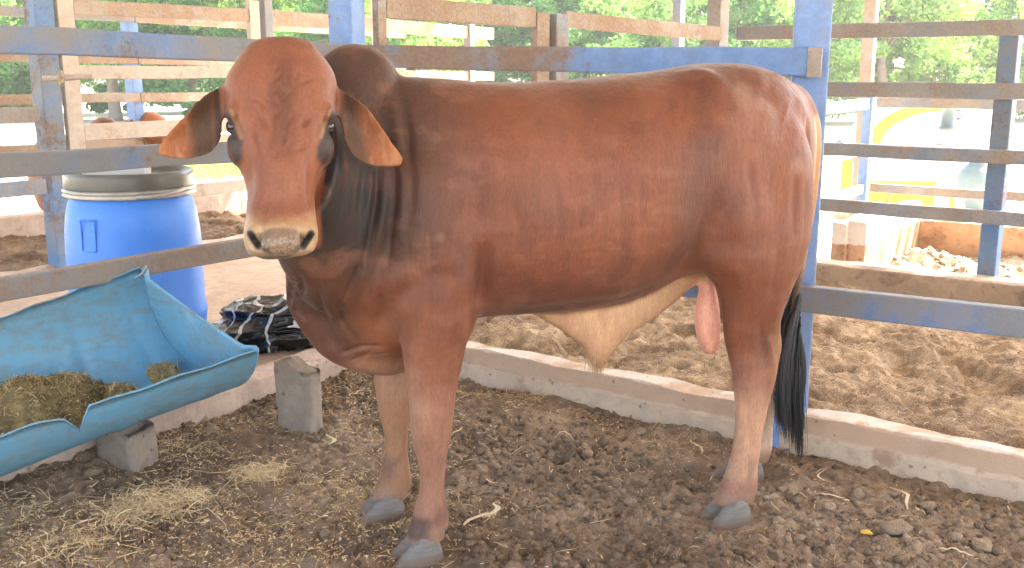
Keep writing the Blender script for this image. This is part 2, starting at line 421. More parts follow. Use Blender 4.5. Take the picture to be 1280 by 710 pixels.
kerb('concrete_kerb', 3.56, 3.67, -3.30, 3.4, -.12, .150, M['kerb'], 'long banded concrete kerb behind the bull with a whitish worn top', ledge=True)
kerb('concrete_kerb', -.8, 6.25, -3.47, -3.29, -.12, .135, M['kerb_pale'], 'pale dusty concrete kerb running under the blue trough beside the grey stub')
kerb('concrete_kerb', 6.20, 6.34, -2.9, 4.2, -.12, .262, M['kerb2'], 'brown dusty concrete kerb along the far edge of the bedding at right')
kerb('concrete_kerb', 7.95, 8.07, -2.33, 4.6, -.12, .36, M['kerb_orange'], 'orange concrete wall beyond the sunlit manure with a white top')
kerb('concrete_kerb', 6.50, 7.94, QB - .06, QB + .06, -.12, .50, M['kerb_orange'], 'short orange concrete wall end standing at the corner under the leaning blue post')
kerb('concrete_kerb', 6.46, 7.6, QA - .045, QA + .045, -.12, .485, M['kerb_orange'], 'short sunlit concrete wall with a reddish end left of the orange wall corner')
kerb('concrete_kerb', 1.5, 6.7, -6.55, -6.45, -.12, .15, M['kerb_pale'], 'low dusty kerb under the rusty gate behind the blue drum')
kerb('concrete_kerb', 1.5, 8.0, -8.27, -8.15, -.12, .29, M['kerb_pale'], 'whitish kerb wall at the far side of the back pen, seen left of the bull\'s muzzle')
kerb('concrete_kerb', 6.62, 6.74, -8.10, -6.57, -.12, .25, M['kerb_pale'], 'short cross kerb closing the back pen behind the drum')

# roof (above the frame; it shades the pens) ------------------------------
k = NT('galvanised_roof_sheet').world(); n = k.noise(1.5, 4)
M['roof'] = k.fin(k.mix(n, (.42, .42, .41), (.55, .55, .53)), .5, None, .4)
R_P0, R_P1, R_Q0, R_Q1, R_Z = -3.2, 9.0, -12, 7, 3.7
qs = np.arange(R_Q0, R_Q1, .05); ps = np.linspace(R_P0, R_P1, 12)
A, B = np.meshgrid(ps, qs, indexing='ij'); X = A.ravel()[:, None] * U + B.ravel()[:, None] * V
X[:, 2] = R_Z + .012 * np.sin(B.ravel() * 2 * math.pi / .2) + .02 * A.ravel()
m_ = len(qs); i = np.arange(len(ps) - 1)[:, None] * m_ + np.arange(m_ - 1)[None]
roof = tag(link('barn_roof', np_mesh('barn_roof', X, np.stack([i, i + 1, i + m_ + 1, i + m_], -1).reshape(-1, 4)), M['roof']), kind='structure')
bmb = MB()
for p in np.arange(-4, 9, 2.1): bmb.beam(pq(p, R_Q0, R_Z - .09 + .02 * p), pq(p, R_Q1, R_Z - .09 + .02 * p), .06, .12, bev=0)
bmb.build('purlin', M['rail_dark'], roof)

# fences ------------------------------------------------------------------
AZ = math.atan2(U[1], U[0])
def post(name, xy, side_, z1, mat, parent=None, rot=AZ, z0=-.1, lean=(0, 0), sub=4):
    b = MB(); x, y = xy[0], xy[1]
    b.beam((x, y, z0), (x + lean[0], y + lean[1], z1), side_[0], side_[1], up=(math.cos(rot), math.sin(rot), 0), bev=.008, seg=sub, wob=.0015)
    return b.build(name, mat, parent)
def rail(a, b, mat, parent, wd=.05, ht=.09, wob=.004, name='rail', bev=.006):
    L = np.linalg.norm(np.asarray(b) - np.asarray(a))
    return MB().beam(a, b, wd, ht, bev=bev, seg=max(2, int(L / .35)), wob=wob).build(name, mat, parent)
ROOFZ = lambda xy: R_Z - .03 + .02 * (xy[0] * U[0] + xy[1] * U[1])
# roof posts standing on their own
PR = (1.085, 3.672); PC = (-.775, 4.76); PL = (-3.13, 6.74)
def roof_post(xy, sz_, mat, label, rot=AZ, lean=(0, 0), z0=-.1):
    o = post('roof_post', xy, sz_, ROOFZ(xy), mat, None, rot, z0, lean); return tag(o, label, 'post', 'blue posts carrying the roof')
roof_post(PR, (.125, .115), M['blue_post'], 'broad blue post behind the bull\'s rump and tail', math.radians(78))
roof_post(PC, (.125, .13), M['blue_post'], 'blue post above the bull\'s hump, left of the rusty gate', math.radians(70))
roof_post(PL, (.135, .135), M['blue_post2'], 'weathered blue post left of the blue drum', AZ)

# front fence along the kerb, between the blue posts and on to the right
f1 = wempty('steel_fence', pq(3.60, -.6), 0, 'rail fence right behind the bull, blue top rail ending rusted at the broad post', 'fence')
nrm = np.array([-.36, -.93, 0.])
o0 = np.array([PC[0] - .02, PC[1], 0]) + nrm * .09; o1 = np.array([PR[0], PR[1], 0]) + nrm * .088
dv = (o1 - o0); dv /= np.linalg.norm(dv)
rail(o0 + [0, 0, 1.512] - dv * .02, o1 + dv * .045 + [0, 0, 1.462], M['rail_mix'], f1, .055, .099)
e_ = o1 + dv * .046 + [0, 0, 1.462]
bm = MB(); bm.beam(e_ - dv * .045 + nrm * .0295, e_ + dv * .004 + nrm * .0295, .006, .104, bev=.001); bm.build('rusted_rail_end', M['rail_rust'], f1)
rail(o0 + [0, 0, 1.08], o1 + [0, 0, 1.04], M['rail_worn'], f1, .05, .09)
rail(o0 + [0, 0, .64], o1 + [0, 0, .60], M['rail_worn'], f1, .05, .09)
a = np.array([PR[0], PR[1], .607]) + V * .03 - U * .085; b = a + V * 2.6 + np.array([0, 0, .055])
rail(a, b, M['rail_worn'], f1, .05, .098)
post('post', tuple((a + V * 2.3)[:2] + U[:2] * .09), (.09, .09), 1.5, M['blue_post'], f1)

# left fence beside the trough
f2 = wempty('steel_fence', pq(2, -3.36), 0, 'dusty three rail fence at left passing in front of the drum above the trough', 'fence')
lp0 = pq(3.36, -3.36)                             # at the blue corner post
for z0, z1, mt, ht in ((1.512, 1.548, 'rail_worn', .093), (1.105, 1.128, 'rail_worn', .084), (.705, .700, 'rail_brown', .080)):
    a = pq(3.42, -3.335, z0); b = pq(.1, -3.335, z1)
    rail(a, b, M[mt], f2, .05, ht, .005)
for p in (.35,): post('post', tuple(pq(p, -3.415)[:2]), (.10, .10), 1.62, M['blue_post2'], f2)

# gate and row across the alley
gm = -6.42
def gp(p, z): return pq(p, gm, z)
PG0, PG1 = 3.80, 5.40
gate = wempty('steel_gate', gp(PG0, 0), 0, 'rusty pen gate with wide rails bolted by a wooden peg to the blue post', 'gate')
MB().beam(gp(PG0, .42), gp(PG0, 2.3), .05, .115, up=U, bev=.004, seg=4, wob=.002).build('stile', M['rail_pale'], gate)
MB().beam(gp(PG1, .42), gp(PG1, 2.02), .05, .10, up=U, bev=.004, seg=4, wob=.002).build('stile', M['rail_pale'], gate)
for z0, z1, h_, mt in ((1.885, 1.905, .10, 'rail_rust'), (1.455, 1.462, .092, 'rail_pale'), (1.045, 1.06, .115, 'rail_pale'), (.56, .57, .10, 'rail_pale')):
    rail(gp(PG0 + .06, z0), gp(PG1 - .055, z1), M[mt], gate, .04, h_)
pk = at(84, 97, 6.55)
MB().tube([pk + [-.15, -.02, -.004], pk + [.02, 0, .0], pk + [.16, .02, .012]], [.018, .02, .016], 8).build('wooden_peg', M['rail_pale'], gate, True)
MB().tube([pk + [-.03 + .03 * math.cos(a) * .4, -.03, .05 * math.sin(a)] for a in np.linspace(0, 6.2, 12)], .007, 6).build('peg_lashing', m_plain('old_rope', (.42, .33, .22), .9), gate, True)
# remaining row: slim post, boards either side
r2 = wempty('steel_fence', gp(5.6, 0), 0, 'board fence continuing right of the rusty gate behind the bull\'s poll', 'fence')
post('post', tuple(gp(5.53, 0)[:2]), (.085, .085), 2.06, M['rail_worn'], r2)
post('post', tuple(gp(8.2, 0)[:2]), (.085, .085), 2.06, M['rail_worn'], r2)
for z, h_ in ((1.90, .12), (1.46, .09), (1.0, .09)): rail(gp(5.58, z), gp(8.6, z - .02), M['rail_rust'], r2, .04, h_)
r3 = wempty('steel_fence', gp(3, 0), 0, 'fence left of the weathered blue post, with dark slate lower rails', 'fence')
for z, h_, mt in ((1.18, .10, 'rail_dark'), (.70, .10, 'rail_dark')): rail(gp(3.55, z), gp(1.0, z - .01), M[mt], r3, .045, h_)
post('post', tuple(gp(1.3, 0)[:2]), (.10, .10), 1.8, M['blue_post2'], r3)

# far fence of the back pen
fq = -8.2
def fp(p, z): return pq(p, fq, z)
f4 = wempty('steel_fence', fp(5, 0), 0, 'rusty brown rail fence at the far side of the back pen, behind the gate', 'fence')
for z, mt in ((1.95, 'rail_rust'), (1.58, 'rail_rust'), (1.235, 'rail_rust'), (.82, 'rail_rust')):
    rail(fp(2.0, z), fp(5.52, z + .01), M['rail_dark' if z == 1.95 else mt], f4, .04, .085)
    rail(fp(5.525, z + .01), fp(9.2, z - .01), M[mt], f4, .04, .085)
for p, mt in ((5.52, 'blue_post'), (8.3, 'blue_post2'), (2.4, 'blue_post2')): post('post', tuple((fp(p, 0) + V * -.075)[:2]), (.13, .10), 2.0, M[mt], f4)
roof_post(tuple(fp(8.75, 0)[:2]), (.11, .11), M['rail_white'], 'slim pale post beyond the rusty gate, right of the hump')

# fence and gate running back from the corner post (beyond the bull's back)
c0 = np.array([-.70, 4.80, 0]); c1 = np.array([1.40, 6.72, 0]); dL = (c1 - c0); LL = np.linalg.norm(dL); dL /= LL
azL = math.atan2(dL[1], dL[0])
def lp_(d, z): return c0 + dL * d + np.array([0, 0, z])
g2 = wempty('steel_gate', lp_(.06, 0), 0, 'rust red steel gate behind the bull\'s back, left of the short blue gate post', 'gate')
MB().beam(lp_(.09, .4), lp_(.09, 2.1), .05, .05, up=dL, bev=.004).build('stile', M['rail_rust'], g2)
MB().beam(lp_(1.16, .4), lp_(1.16, 1.76), .05, .095, up=dL, bev=.004).build('stile', M['rail_rust'], g2)
for z0, z1 in ((1.745, 1.735), (1.30, 1.29), (.85, .85)): rail(lp_(.12, z0), lp_(1.11, z1), M['rail_rust'], g2, .04, .105)
f5 = wempty('steel_fence', lp_(1.3, 0), 0, 'fence behind the bull\'s rump between the short gate post and dark corner post', 'fence')
post('gate_post', tuple(lp_(1.285, 0)[:2]), (.10, .10), 1.76, M['rail_dark'], f5, azL)
rail(lp_(1.34, 1.735), lp_(LL - .04, 1.70), M['rail_rust'], f5, .045, .088)
for z in (1.33, .93): rail(lp_(1.34, z), lp_(LL - .04, z), M['rail_rust'], f5, .045, .085)
roof_post(tuple((c1 + np.array([-.03, .05, 0]))[:2]), (.11, .10), M['rail_dark'], 'dark slate post behind the bull\'s rump, left of the broad blue post', azL)
roof_post(tuple(at(847, 60, 9.3)[:2]), (.085, .10), M['rail_worn'], 'slim grey post with a sunlit right side, far behind the bull\'s back')
# rear right fence
f6 = wempty('steel_fence', c1 + V * .8, 0, 'four rail fence at right before the sunlit yard, with a leaning blue post', 'fence')
for z0, z1, mt, h_ in ((1.70, 1.672, 'rail_dark', .088), (1.345, 1.335, 'rail_dark', .092), (.975, .955, 'rail_dark', .080), (.62, .612, 'rail_dark', .080)):
    rail(c1 + V * .10 + [0, 0, z0], c1 + V * 3.9 + [0, 0, z1], M[mt], f6, .05, h_)
pb = at(1240, 360, 5.72)
post('post', (pb[0] + .005, pb[1] + .08), (.105, .095), 1.66, M['blue_post2'], f6, AZ - .1, .1)
# farther pen corner with the leaning blue post
f7 = wempty('steel_fence', pq(7.95, -2.3), 0, 'white and slate rail fence beyond the sunlit manure with a slim blue post', 'fence')
cb = pq(8.02, -2.3); cb[2] = 0
post('post', (cb[0], cb[1]), (.075, .075), 1.30, M['blue_post'], f7, AZ, .2)
for z, h_ in ((1.22, .08), (.86, .075), (.555, .07)):
    rail(cb + V * .06 + [0, 0, z + .01], cb + V * 5 + [0, 0, z - .005], M['rail_dark'], f7, .045, h_)
    rail(cb - U * .06 + [0, 0, z], cb - U * 1.6 + [0, 0, z - .02], M['rail_white'], f7, .045, h_)
post('post', tuple((cb + V * 2.9)[:2]), (.075, .075), 1.3, M['blue_post2'], f7, AZ, .2)
rp = at(1087, 50, 9.6)
roof_post(tuple(rp[:2]), (.11, .11), M['rail_brown'], 'rust brown post with a sunlit edge, right of the broad blue post')

# ---------------------------------------------------------------- zebu bull
# local frame: x = s (forward, 0 at the hind feet), y = t (the bull's left side, faces the camera), z up
def loc(px, py, t):
    d = ray(px, py); P0 = EYE - BO
    P = P0 + d * ((t - P0 @ BN) / (d @ BN))
    return np.array([P @ BA, t, P[2]])
def side_ring(s, zt, zb, zw, w_, k, n=40):
    a = np.arange(n) * 2 * np.pi / n; ca, sa = np.cos(a), np.sin(a)
    y = w_ * np.sign(ca) * np.abs(ca) ** (2 / k)
    q = np.sign(sa) * np.abs(sa) ** (2 / k)
    z = np.where(q > 0, zw + (zt - zw) * q, zw + (zw - zb) * q)
    return np.stack([np.full(n, s), y, z], -1)
def hor_ring(z, sf, sr, tc, wt, k=2.2, n=28):
    a = np.arange(n) * 2 * np.pi / n; ca, sa = np.cos(a), np.sin(a)
    x = (sf + sr) / 2 + (sf - sr) / 2 * np.sign(ca) * np.abs(ca) ** (2 / k)
    y = tc + wt * np.sign(sa) * np.abs(sa) ** (2 / k)
    return np.stack([x, y, np.full(n, z)], -1)
def tube_rings(C, ru, rd, rl, n=32, up=(0, 0, 1), k=2.1):
    C = np.asarray(C); T = np.gradient(C, axis=0); T /= np.linalg.norm(T, axis=1)[:, None]
    L = np.cross(np.asarray(up, float), T); L /= np.linalg.norm(L, axis=1)[:, None]; Up = np.cross(T, L)
    a = np.arange(n) * 2 * np.pi / n; ca, sa = np.cos(a), np.sin(a)
    ca = np.sign(ca) * np.abs(ca) ** (2 / k); sa = np.sign(sa) * np.abs(sa) ** (2 / k)
    r = np.where(sa > 0, ru[:, None], rd[:, None]) * sa
    return C[:, None, :] + L[:, None, :] * (rl[:, None] * ca)[..., None] + Up[:, None, :] * r[..., None]
class Parts:
    def __init__(self): self.V = []; self.F = []; self.n = 0
    def add(self, R):
        Vt, Q, T = loft_rings(np.asarray(R))
        self.V.append(Vt); self.F += (Q + self.n).tolist() + (T + self.n).tolist(); self.n += len(Vt)
    def ell(self, c, r, rot=0., n=24):
        th = np.linspace(.12, np.pi - .12, 14); a = np.arange(n) * 2 * np.pi / n
        R = np.stack([np.stack([np.sin(t) * np.cos(a) * r[0], np.sin(t) * np.sin(a) * r[1], np.full(n, np.cos(t) * r[2])], -1) for t in th])[::-1]
        if rot:
            c_, s_ = math.cos(rot), math.sin(rot); x, z = R[..., 0].copy(), R[..., 2].copy()
            R[..., 0] = x * c_ + z * s_; R[..., 2] = -x * s_ + z * c_
        self.add(R + np.asarray(c))
    def remesh(self, voxel):
        me = bpy.data.meshes.new('tmp'); me.from_pydata(np.vstack(self.V).tolist(), [], self.F); me.update()
        bm = bmesh.new(); bm.from_mesh(me); bmesh.ops.recalc_face_normals(bm, faces=bm.faces); bm.to_mesh(me); bm.free()
        o = bpy.data.objects.new('tmp', me); COL.objects.link(o)
        md = o.modifiers.new('r', 'REMESH'); md.mode = 'VOXEL'; md.voxel_size = voxel; md.adaptivity = 0
        dg = bpy.context.evaluated_depsgraph_get(); ev = o.evaluated_get(dg); m2 = ev.to_mesh()
        nv = len(m2.vertices); X = np.empty(nv * 3, np.float32); m2.vertices.foreach_get('co', X); X = X.reshape(-1, 3).astype(float)
        nf = len(m2.polygons); lt = np.empty(nf, np.int32); m2.polygons.foreach_get('loop_total', lt)
        li = np.empty(len(m2.loops), np.int32); m2.loops.foreach_get('vertex_index', li)
        assert (lt == 4).all(), 'remesh not quads'
        F = li.reshape(-1, 4); ev.to_mesh_clear(); bpy.data.objects.remove(o); bpy.data.meshes.remove(me)
        return X, F
def edges_of(F):
    e = np.vstack([F[:, [0, 1]], F[:, [1, 2]], F[:, [2, 3]], F[:, [3, 0]]]); e.sort(1)
    return np.unique(e, axis=0)
def smooth(X, E, wgt, it):
    n = len(X); deg = np.bincount(E.ravel(), minlength=n)[:, None]
    for _ in range(it):
        A = np.stack([np.bincount(E[:, 0], X[E[:, 1], k], n) + np.bincount(E[:, 1], X[E[:, 0], k], n) for k in range(3)], -1) / deg
        X = X + (A - X) * wgt[:, None]
    return X
def normals(X, F):
    a = np.cross(X[F[:, 2]] - X[F[:, 0]], X[F[:, 3]] - X[F[:, 1]]); N = np.zeros_like(X)
    for k in range(4):
        for j in range(3): N[:, j] += np.bincount(F[:, k], a[:, j], len(X))
    return N / (np.linalg.norm(N, axis=1)[:, None] + 1e-12)
def dpoly(P, L):
    """distance of points P to polyline L (any dimension) and the parameter 0..1 along it"""
    L = np.asarray(L, float); best = np.full(len(P), 1e9); par = np.zeros(len(P)); n = len(L) - 1
    for i in range(n):
        a, b = L[i], L[i + 1]; d = b - a
        t = np.clip(((P - a) @ d) / (d @ d), 0, 1); q = np.linalg.norm(P - a - t[:, None] * d, axis=1)
        m = q < best; best[m] = q[m]; par[m] = (i + t[m]) / n
    return best, par

HC = 351                                   # head centre column used when tracing
HEAD = [  # py, half width px, t front, t back, t of widest point, k
    (46, 20, .285, .22, .25, 2.2), (52, 38, .305, .19, .25, 2.2), (62, 47, .325, .16, .25, 2.2), (76, 58, .345, .13, .255, 2.2),
    (92, 67, .362, .11, .26, 2.3), (110, 71.5, .375, .10, .27, 2.4), (128, 71, .387, .09, .28, 2.5), (146, 67, .398, .085, .295, 2.6),
    (162, 63.5, .408, .085, .31, 2.6), (180, 60.5, .420, .085, .31, 2.5), (198, 55, .433, .09, .31, 2.4), (216, 50.5, .447, .11, .32, 2.4),
    (236, 46, .463, .16, .345, 2.4), (256, 44, .482, .23, .39, 2.5), (270, 44.5, .500, .28, .42, 2.6), (284, 46, .522, .32, .44, 2.6),
    (298, 46.5, .540, .35, .455, 2.6), (310, 44.5, .543, .37, .46, 2.5), (317, 41, .534, .38, .46, 2.4), (321.5, 33, .510, .37, .44, 2.2), (325, 20, .465, .36, .41, 2.0)]
def build_bull():
    P = Parts()
    # torso: s, ztop, zbot, zwide, half width, exponent
    T = crom([(-.182, 1.27, 1.00, 1.15, .04, 2.0), (-.158, 1.325, .95, 1.14, .075, 2.0), (-.115, 1.378, .88, 1.13, .118, 2.0), (-.06, 1.414, .82, 1.13, .168, 2.1),
              (0, 1.436, .785, 1.15, .215, 2.2), (.09, 1.452, .775, 1.18, .255, 2.35), (.18, 1.455, .785, 1.18, .265, 2.4), (.27, 1.445, .785, 1.15, .272, 2.35),
              (.36, 1.430, .755, 1.08, .280, 2.3), (.48, 1.420, .715, 1.04, .293, 2.3), (.60, 1.408, .697, 1.02, .300, 2.3), (.72, 1.399, .692, 1.0, .300, 2.3),
              (.84, 1.395, .695, 1.0, .292, 2.3), (.95, 1.398, .690, 1.0, .272, 2.3), (1.05, 1.408, .660, .99, .245, 2.3), (1.15, 1.410, .600, .97, .215, 2.3),
              (1.24, 1.395, .560, .95, .180, 2.2), (1.32, 1.35, .575, .93, .145, 2.1), (1.39, 1.27, .62, .92, .10, 2.0)], 6)
    P.add([side_ring(*r) for r in T])
    # hump
    Hm = crom([(1.165, 1.425, 1.2, 1.30, .05, 2), (1.19, 1.462, 1.15, 1.30, .085, 2), (1.225, 1.488, 1.1, 1.30, .105, 2.1), (1.27, 1.502, 1.1, 1.29, .11, 2.1),
               (1.31, 1.502, 1.1, 1.28, .108, 2.1), (1.35, 1.488, 1.1, 1.27, .10, 2.1), (1.395, 1.455, 1.1, 1.26, .09, 2), (1.43, 1.41, 1.12, 1.25, .07, 2)], 5)
    P.add([side_ring(*r) for r in Hm])
    # neck, bends round to the camera
    K = crom([(1.06, 0, 1.07, .32, .36, .20), (1.18, .01, 1.07, .32, .38, .195), (1.29, .035, 1.09, .31, .38, .17), (1.38, .085, 1.13, .27, .32, .150), (1.44, .15, 1.17, .22, .25, .135), (1.475, .22, 1.20, .17, .19, .12)], 6)
    P.add(tube_rings(K[:, :3], K[:, 3], K[:, 4], K[:, 5]))
    # dewlap: z, s front, s rear, t centre, half thickness
    D = crom([(1.06, 1.50, 1.25, .13, .085), (.98, 1.515, 1.22, .105, .065), (.90, 1.518, 1.18, .07, .055), (.84, 1.517, 1.15, .045, .05), (.79, 1.519, 1.12, .03, .048), (.755, 1.518, 1.10, .02, .048),
              (.715, 1.502, 1.08, .012, .050), (.67, 1.478, 1.07, .006, .056), (.63, 1.452, 1.07, 0, .062), (.59, 1.418, 1.08, 0, .066), (.555, 1.362, 1.10, 0, .062), (.53, 1.30, 1.14, 0, .05), (.518, 1.26, 1.19, 0, .03)], 4)[::-1]
    P.add([hor_ring(*r, k=2.0) for r in D])
    # shoulder and haunch masses
    for sg in (1, -1):
        P.ell((1.10, sg * .150, .97), (.145, .115, .27), .12)
        P.ell((1.13, sg * .150, .84), (.13, .105, .17))
        P.ell((1.02, sg * .15, .80), (.075, .085, .11))
        P.ell((1.12, sg * .11, 1.14), (.10, .10, .18), .1)
        P.ell((.075, sg * .14, 1.10), (.175, .12, .25))
        P.ell((.20, sg * .165, 1.27), (.10, .095, .12))
        P.ell((.16, sg * .165, 1.0), (.15, .115, .19))
    # legs
    def foreleg(t, sh, sg):
        L = crom([(.98, 1.235, .96, .145, .095), (.86, 1.245, .955, .155, .100), (.78, 1.225, .965, .165, .095), (.72, 1.208, .975, .17, .088), (.66, 1.203, 1.005, .178, .076), (.60, 1.197, 1.022, .183, .066), (.54, 1.190, 1.036, .186, .058),
                  (.48, 1.186, 1.044, .188, .055), (.43, 1.184, 1.050, .19, .056), (.39, 1.181, 1.056, .19, .054), (.345, 1.173, 1.066, .19, .047), (.30, 1.163, 1.075, .19, .042), (.24, 1.157, 1.080, .19, .040), (.19, 1.163, 1.079, .19, .042),
                  (.15, 1.173, 1.075, .19, .047), (.115, 1.182, 1.072, .19, .049), (.085, 1.195, 1.078, .19, .050), (.05, 1.205, 1.085, .19, .045)], 4)
        R = np.array([hor_ring(z, a + sh * sstep(.8, .45, z), b + sh * sstep(.8, .45, z), sg * (c - (.19 - t) * sstep(.8, .3, z)), w_) for z, a, b, c, w_ in L])
        P.add(R[::-1])
    foreleg(.19, 0, 1); foreleg(.135, .062, -1)
    def hindleg(t, sh, sg):
        L = crom([(1.20, .21, -.10, .125, .095), (1.08, .26, -.108, .145, .105), (.95, .30, -.104, .16, .11), (.88, .300, -.080, .168, .108), (.83, .275, -.062, .172, .100), (.79, .228, -.044, .174, .093), (.73, .202, -.018, .175, .083), (.68, .193, -.002, .178, .070), (.635, .188, -.002, .18, .058), (.60, .184, -.010, .18, .052),
                  (.565, .178, -.014, .18, .049), (.51, .160, -.004, .18, .047), (.45, .147, .004, .18, .043), (.38, .140, .022, .18, .038), (.30, .136, .036, .18, .035), (.24, .138, .045, .18, .035), (.19, .146, .050, .18, .038), (.15, .160, .050, .18, .043),
                  (.115, .176, .048, .18, .046), (.085, .190, .052, .18, .047), (.05, .20, .06, .18, .043)], 4)
        R = np.array([hor_ring(z, a + sh * sstep(1.0, .30, z), b + sh * sstep(1.0, .30, z), sg * (c - (.18 - t) * sstep(.9, .3, z)), w_) for z, a, b, c, w_ in L])
        P.add(R[::-1])
    hindleg(.18, 0, 1); hindleg(.125, -.222, -1)
    # navel flap and sheath, scrotum
    W = crom([(.80, .74, .700, .71, .03, 2), (.75, .74, .672, .70, .034, 2), (.70, .74, .640, .69, .038, 2), (.65, .74, .604, .68, .040, 2), (.61, .74, .570, .67, .040, 2), (.585, .74, .543, .64, .040, 2), (.568, .74, .500, .62, .040, 2), (.545, .75, .478, .62, .042, 2), (.52, .75, .482, .62, .044, 2),
              (.49, .76, .530, .63, .044, 2), (.45, .77, .576, .66, .044, 2), (.40, .78, .612, .69, .044, 2), (.34, .80, .645, .71, .042, 2), (.27, .83, .695, .76, .04, 2), (.20, .86, .75, .81, .035, 2), (.12, .90, .80, .85, .03, 2)], 4)[::-1]
    P.add([side_ring(*r, n=28) for r in W])
    Sc = crom([(.84, .20, .155, .02, .02), (.77, .203, .155, .03, .026), (.72, .212, .145, .035, .036), (.66, .222, .138, .04, .047), (.60, .217, .136, .04, .050), (.56, .207, .136, .04, .046), (.53, .193, .142, .04, .036), (.515, .18, .152, .04, .02)], 4)[::-1]
    P.add([hor_ring(*r, k=2.0) for r in Sc])
    # tail
    tp = [loc(*p) for p in ((974, 110, 0), (994, 117, 0), (1008, 133, 0), (1017, 160, 0), (1018, 200, 0), (1015, 245, 0), (1008, 290, 0), (1001, 330, 0), (995, 362, 0), (991, 395, 0))]
    tp = crom(np.array(tp), 5); r = np.interp(np.linspace(0, 1, len(tp)), [0, .15, .3, .6, 1], [.026, .030, .025, .019, .014])
    P.add(tube_rings(tp, r, r, r * 1.15, n=16, up=(0, 1, 0)))
    # head
    hs = []
    for py, hw, tf, tb, tw, k in HEAD:
        a = loc(HC - hw, py, tw); b = loc(HC + hw, py, tw); m = loc(HC, py, tf)
        hs.append(((a[0] + b[0]) / 2, (a[0] - b[0]) / 2, tf, tb, tw, m[2] * .5 + a[2] * .5, k, m[2], a[2]))
    Hs = crom(hs, 3); n = 48; a = np.arange(n) * 2 * np.pi / n
    R = []
    for s0, hw, tf, tb, tw, z, k, zf, zs in Hs:
        ca, sa = np.cos(a), np.sin(a)
        x = s0 + hw * np.sign(ca) * np.abs(ca) ** (2 / k)
        q = np.sign(sa) * np.abs(sa) ** (2 / k)
        y = np.where(q > 0, tw + (tf - tw) * q, tw + (tw - tb) * q)
        zz = zs + (zf - zs) * q
        R.append(np.stack([x, y, zz], -1))
    P.add(np.array(R)[::-1])
    hc = [loc(HC, 150, .34)]
    for sg in (1, -1):                      # brow and cheek bones
        P.ell(loc(HC + sg * 59, 140, .335), (.024, .045, .03))
        P.ell(loc(HC + sg * 50, 185, .33), (.035, .06, .05))
    # ears: (top edge px, bottom edge px, t, cup)
    EARS = {'l': [((290, 104), (290, 138), .265, .0), ((277, 105), (280, 151), .262, .012), ((262, 114), (279, 168), .268, .022), ((247, 126), (274, 181), .272, .026), ((231, 143), (262, 192), .276, .024), ((216, 160), (245, 197), .28, .018), ((205, 173), (228, 199), .283, .010), ((198, 184), (211, 197), .285, .003), ((196.5, 189), (203, 195), .286, 0)],
            'r': [((412, 106), (412, 140), .265, 0), ((425, 109), (424, 152), .262, .012), ((440, 119), (428, 172), .268, .022), ((455, 130), (437, 189), .272, .026), ((468, 145), (449, 202), .276, .024), ((479, 161), (466, 208), .28, .018), ((490, 177), (480, 211), .283, .010), ((499, 190), (493, 210), .285, .003), ((503, 198), (500, 208), .286, 0)]}
    for e in EARS.values():
        rows = crom([np.r_[loc(*a_, t), loc(*b_, t), cup] for a_, b_, t, cup in e], 4)
        n = 36; a = np.arange(n) * 2 * np.pi / n; R = []
        for r in rows:
            A_, B_, cup = r[:3], r[3:6], r[6]; m = (A_ + B_) / 2; h = (A_ - B_) / 2
            x = np.cos(a); y = np.sin(a) * .0085
            pt = m + x[:, None] * h
            pt[:, 1] += y + cup * (x ** 2) * 1.2 - cup * .4
            R.append(pt)
        P.add(np.array(R))
    X, F = P.remesh(.0038)
    E = edges_of(F)
    # ---- masks
    s, t, z = X.T
    h0 = loc(HC, 150, .34)
    inhead = sstep(.17, .25, t) * sstep(.93, .97, z) * sstep(1.28, 1.33, s)
    ear = sstep(.155, .175, np.abs(s - h0[0])) * sstep(.225, .245, t) * sstep(1.16, 1.18, z) * (s > 1.18)
    lowleg = sstep(.45, .30, z)
    wgt = .5 * (1 - .82 * inhead) * (1 - .6 * lowleg) * (1 - .92 * ear)
    X = smooth(X, E, wgt, 95)
    X = smooth(X, E, np.full(len(X), .45) * (1 - .7 * ear), 5)
    # ---- sculpt: grooves (depth>0 sinks) drawn as side-view lines for both flanks
    def sz(px, t_=.26): return np.array([loc(x, y, t_)[[0, 2]] for x, y in px])
    def carve(X, px, dep, rad, t0=.26, sgn=(1, -1), fade=True, asym=0, tmin=.0):
        N = normals(X, F); d, par = dpoly(X[:, [0, 2]], sz(px, t0))
        m = np.exp(-(d / rad) ** 2) * (np.sin(np.pi * np.clip(par * .92 + .04, 0, 1)) ** .6 if fade else 1)
        side = np.zeros(len(X))
        for g in sgn: side = np.maximum(side, sstep(.15, .5, N[:, 1] * g) * (X[:, 1] * g > tmin))
        side = side * (1 - sstep(.12, .2, X[:, 1]) * sstep(1.28, 1.33, X[:, 0]) * (X[:, 2] > .95) * (1 if tmin < .1 else 0))
        return X - N * (m * side * dep)[:, None]
    X = carve(X, [(602, 300), (600, 330), (601, 360), (596, 392)], .022, .022, .22)             # behind the elbow
    X = carve(X, [(575, 315), (580, 345), (584, 372)], -.014, .03, .24)                              # triceps
    X = carve(X, [(505, 100), (511, 170), (512, 230), (507, 290)], .010, .016, .2)                   # front of the shoulder blade
    X = carve(X, [(497, 130), (498, 170), (496, 230)], -.005, .018, .18)
    X = carve(X, [(585, 190), (592, 240), (598, 290)], .007, .03, .26)
    X = carve(X, [(520, 345), (490, 375), (470, 420)], .016, .03, .2)
    X = carve(X, [(480, 335), (470, 365), (462, 395)], -.014, .035, .18)                             # point of shoulder
    X = carve(X, [(852, 352), (872, 325), (886, 285), (893, 230)], .012, .04, .26)                   # flank hollow
    X = carve(X, [(905, 345), (912, 300), (925, 240)], -.008, .05, .27)
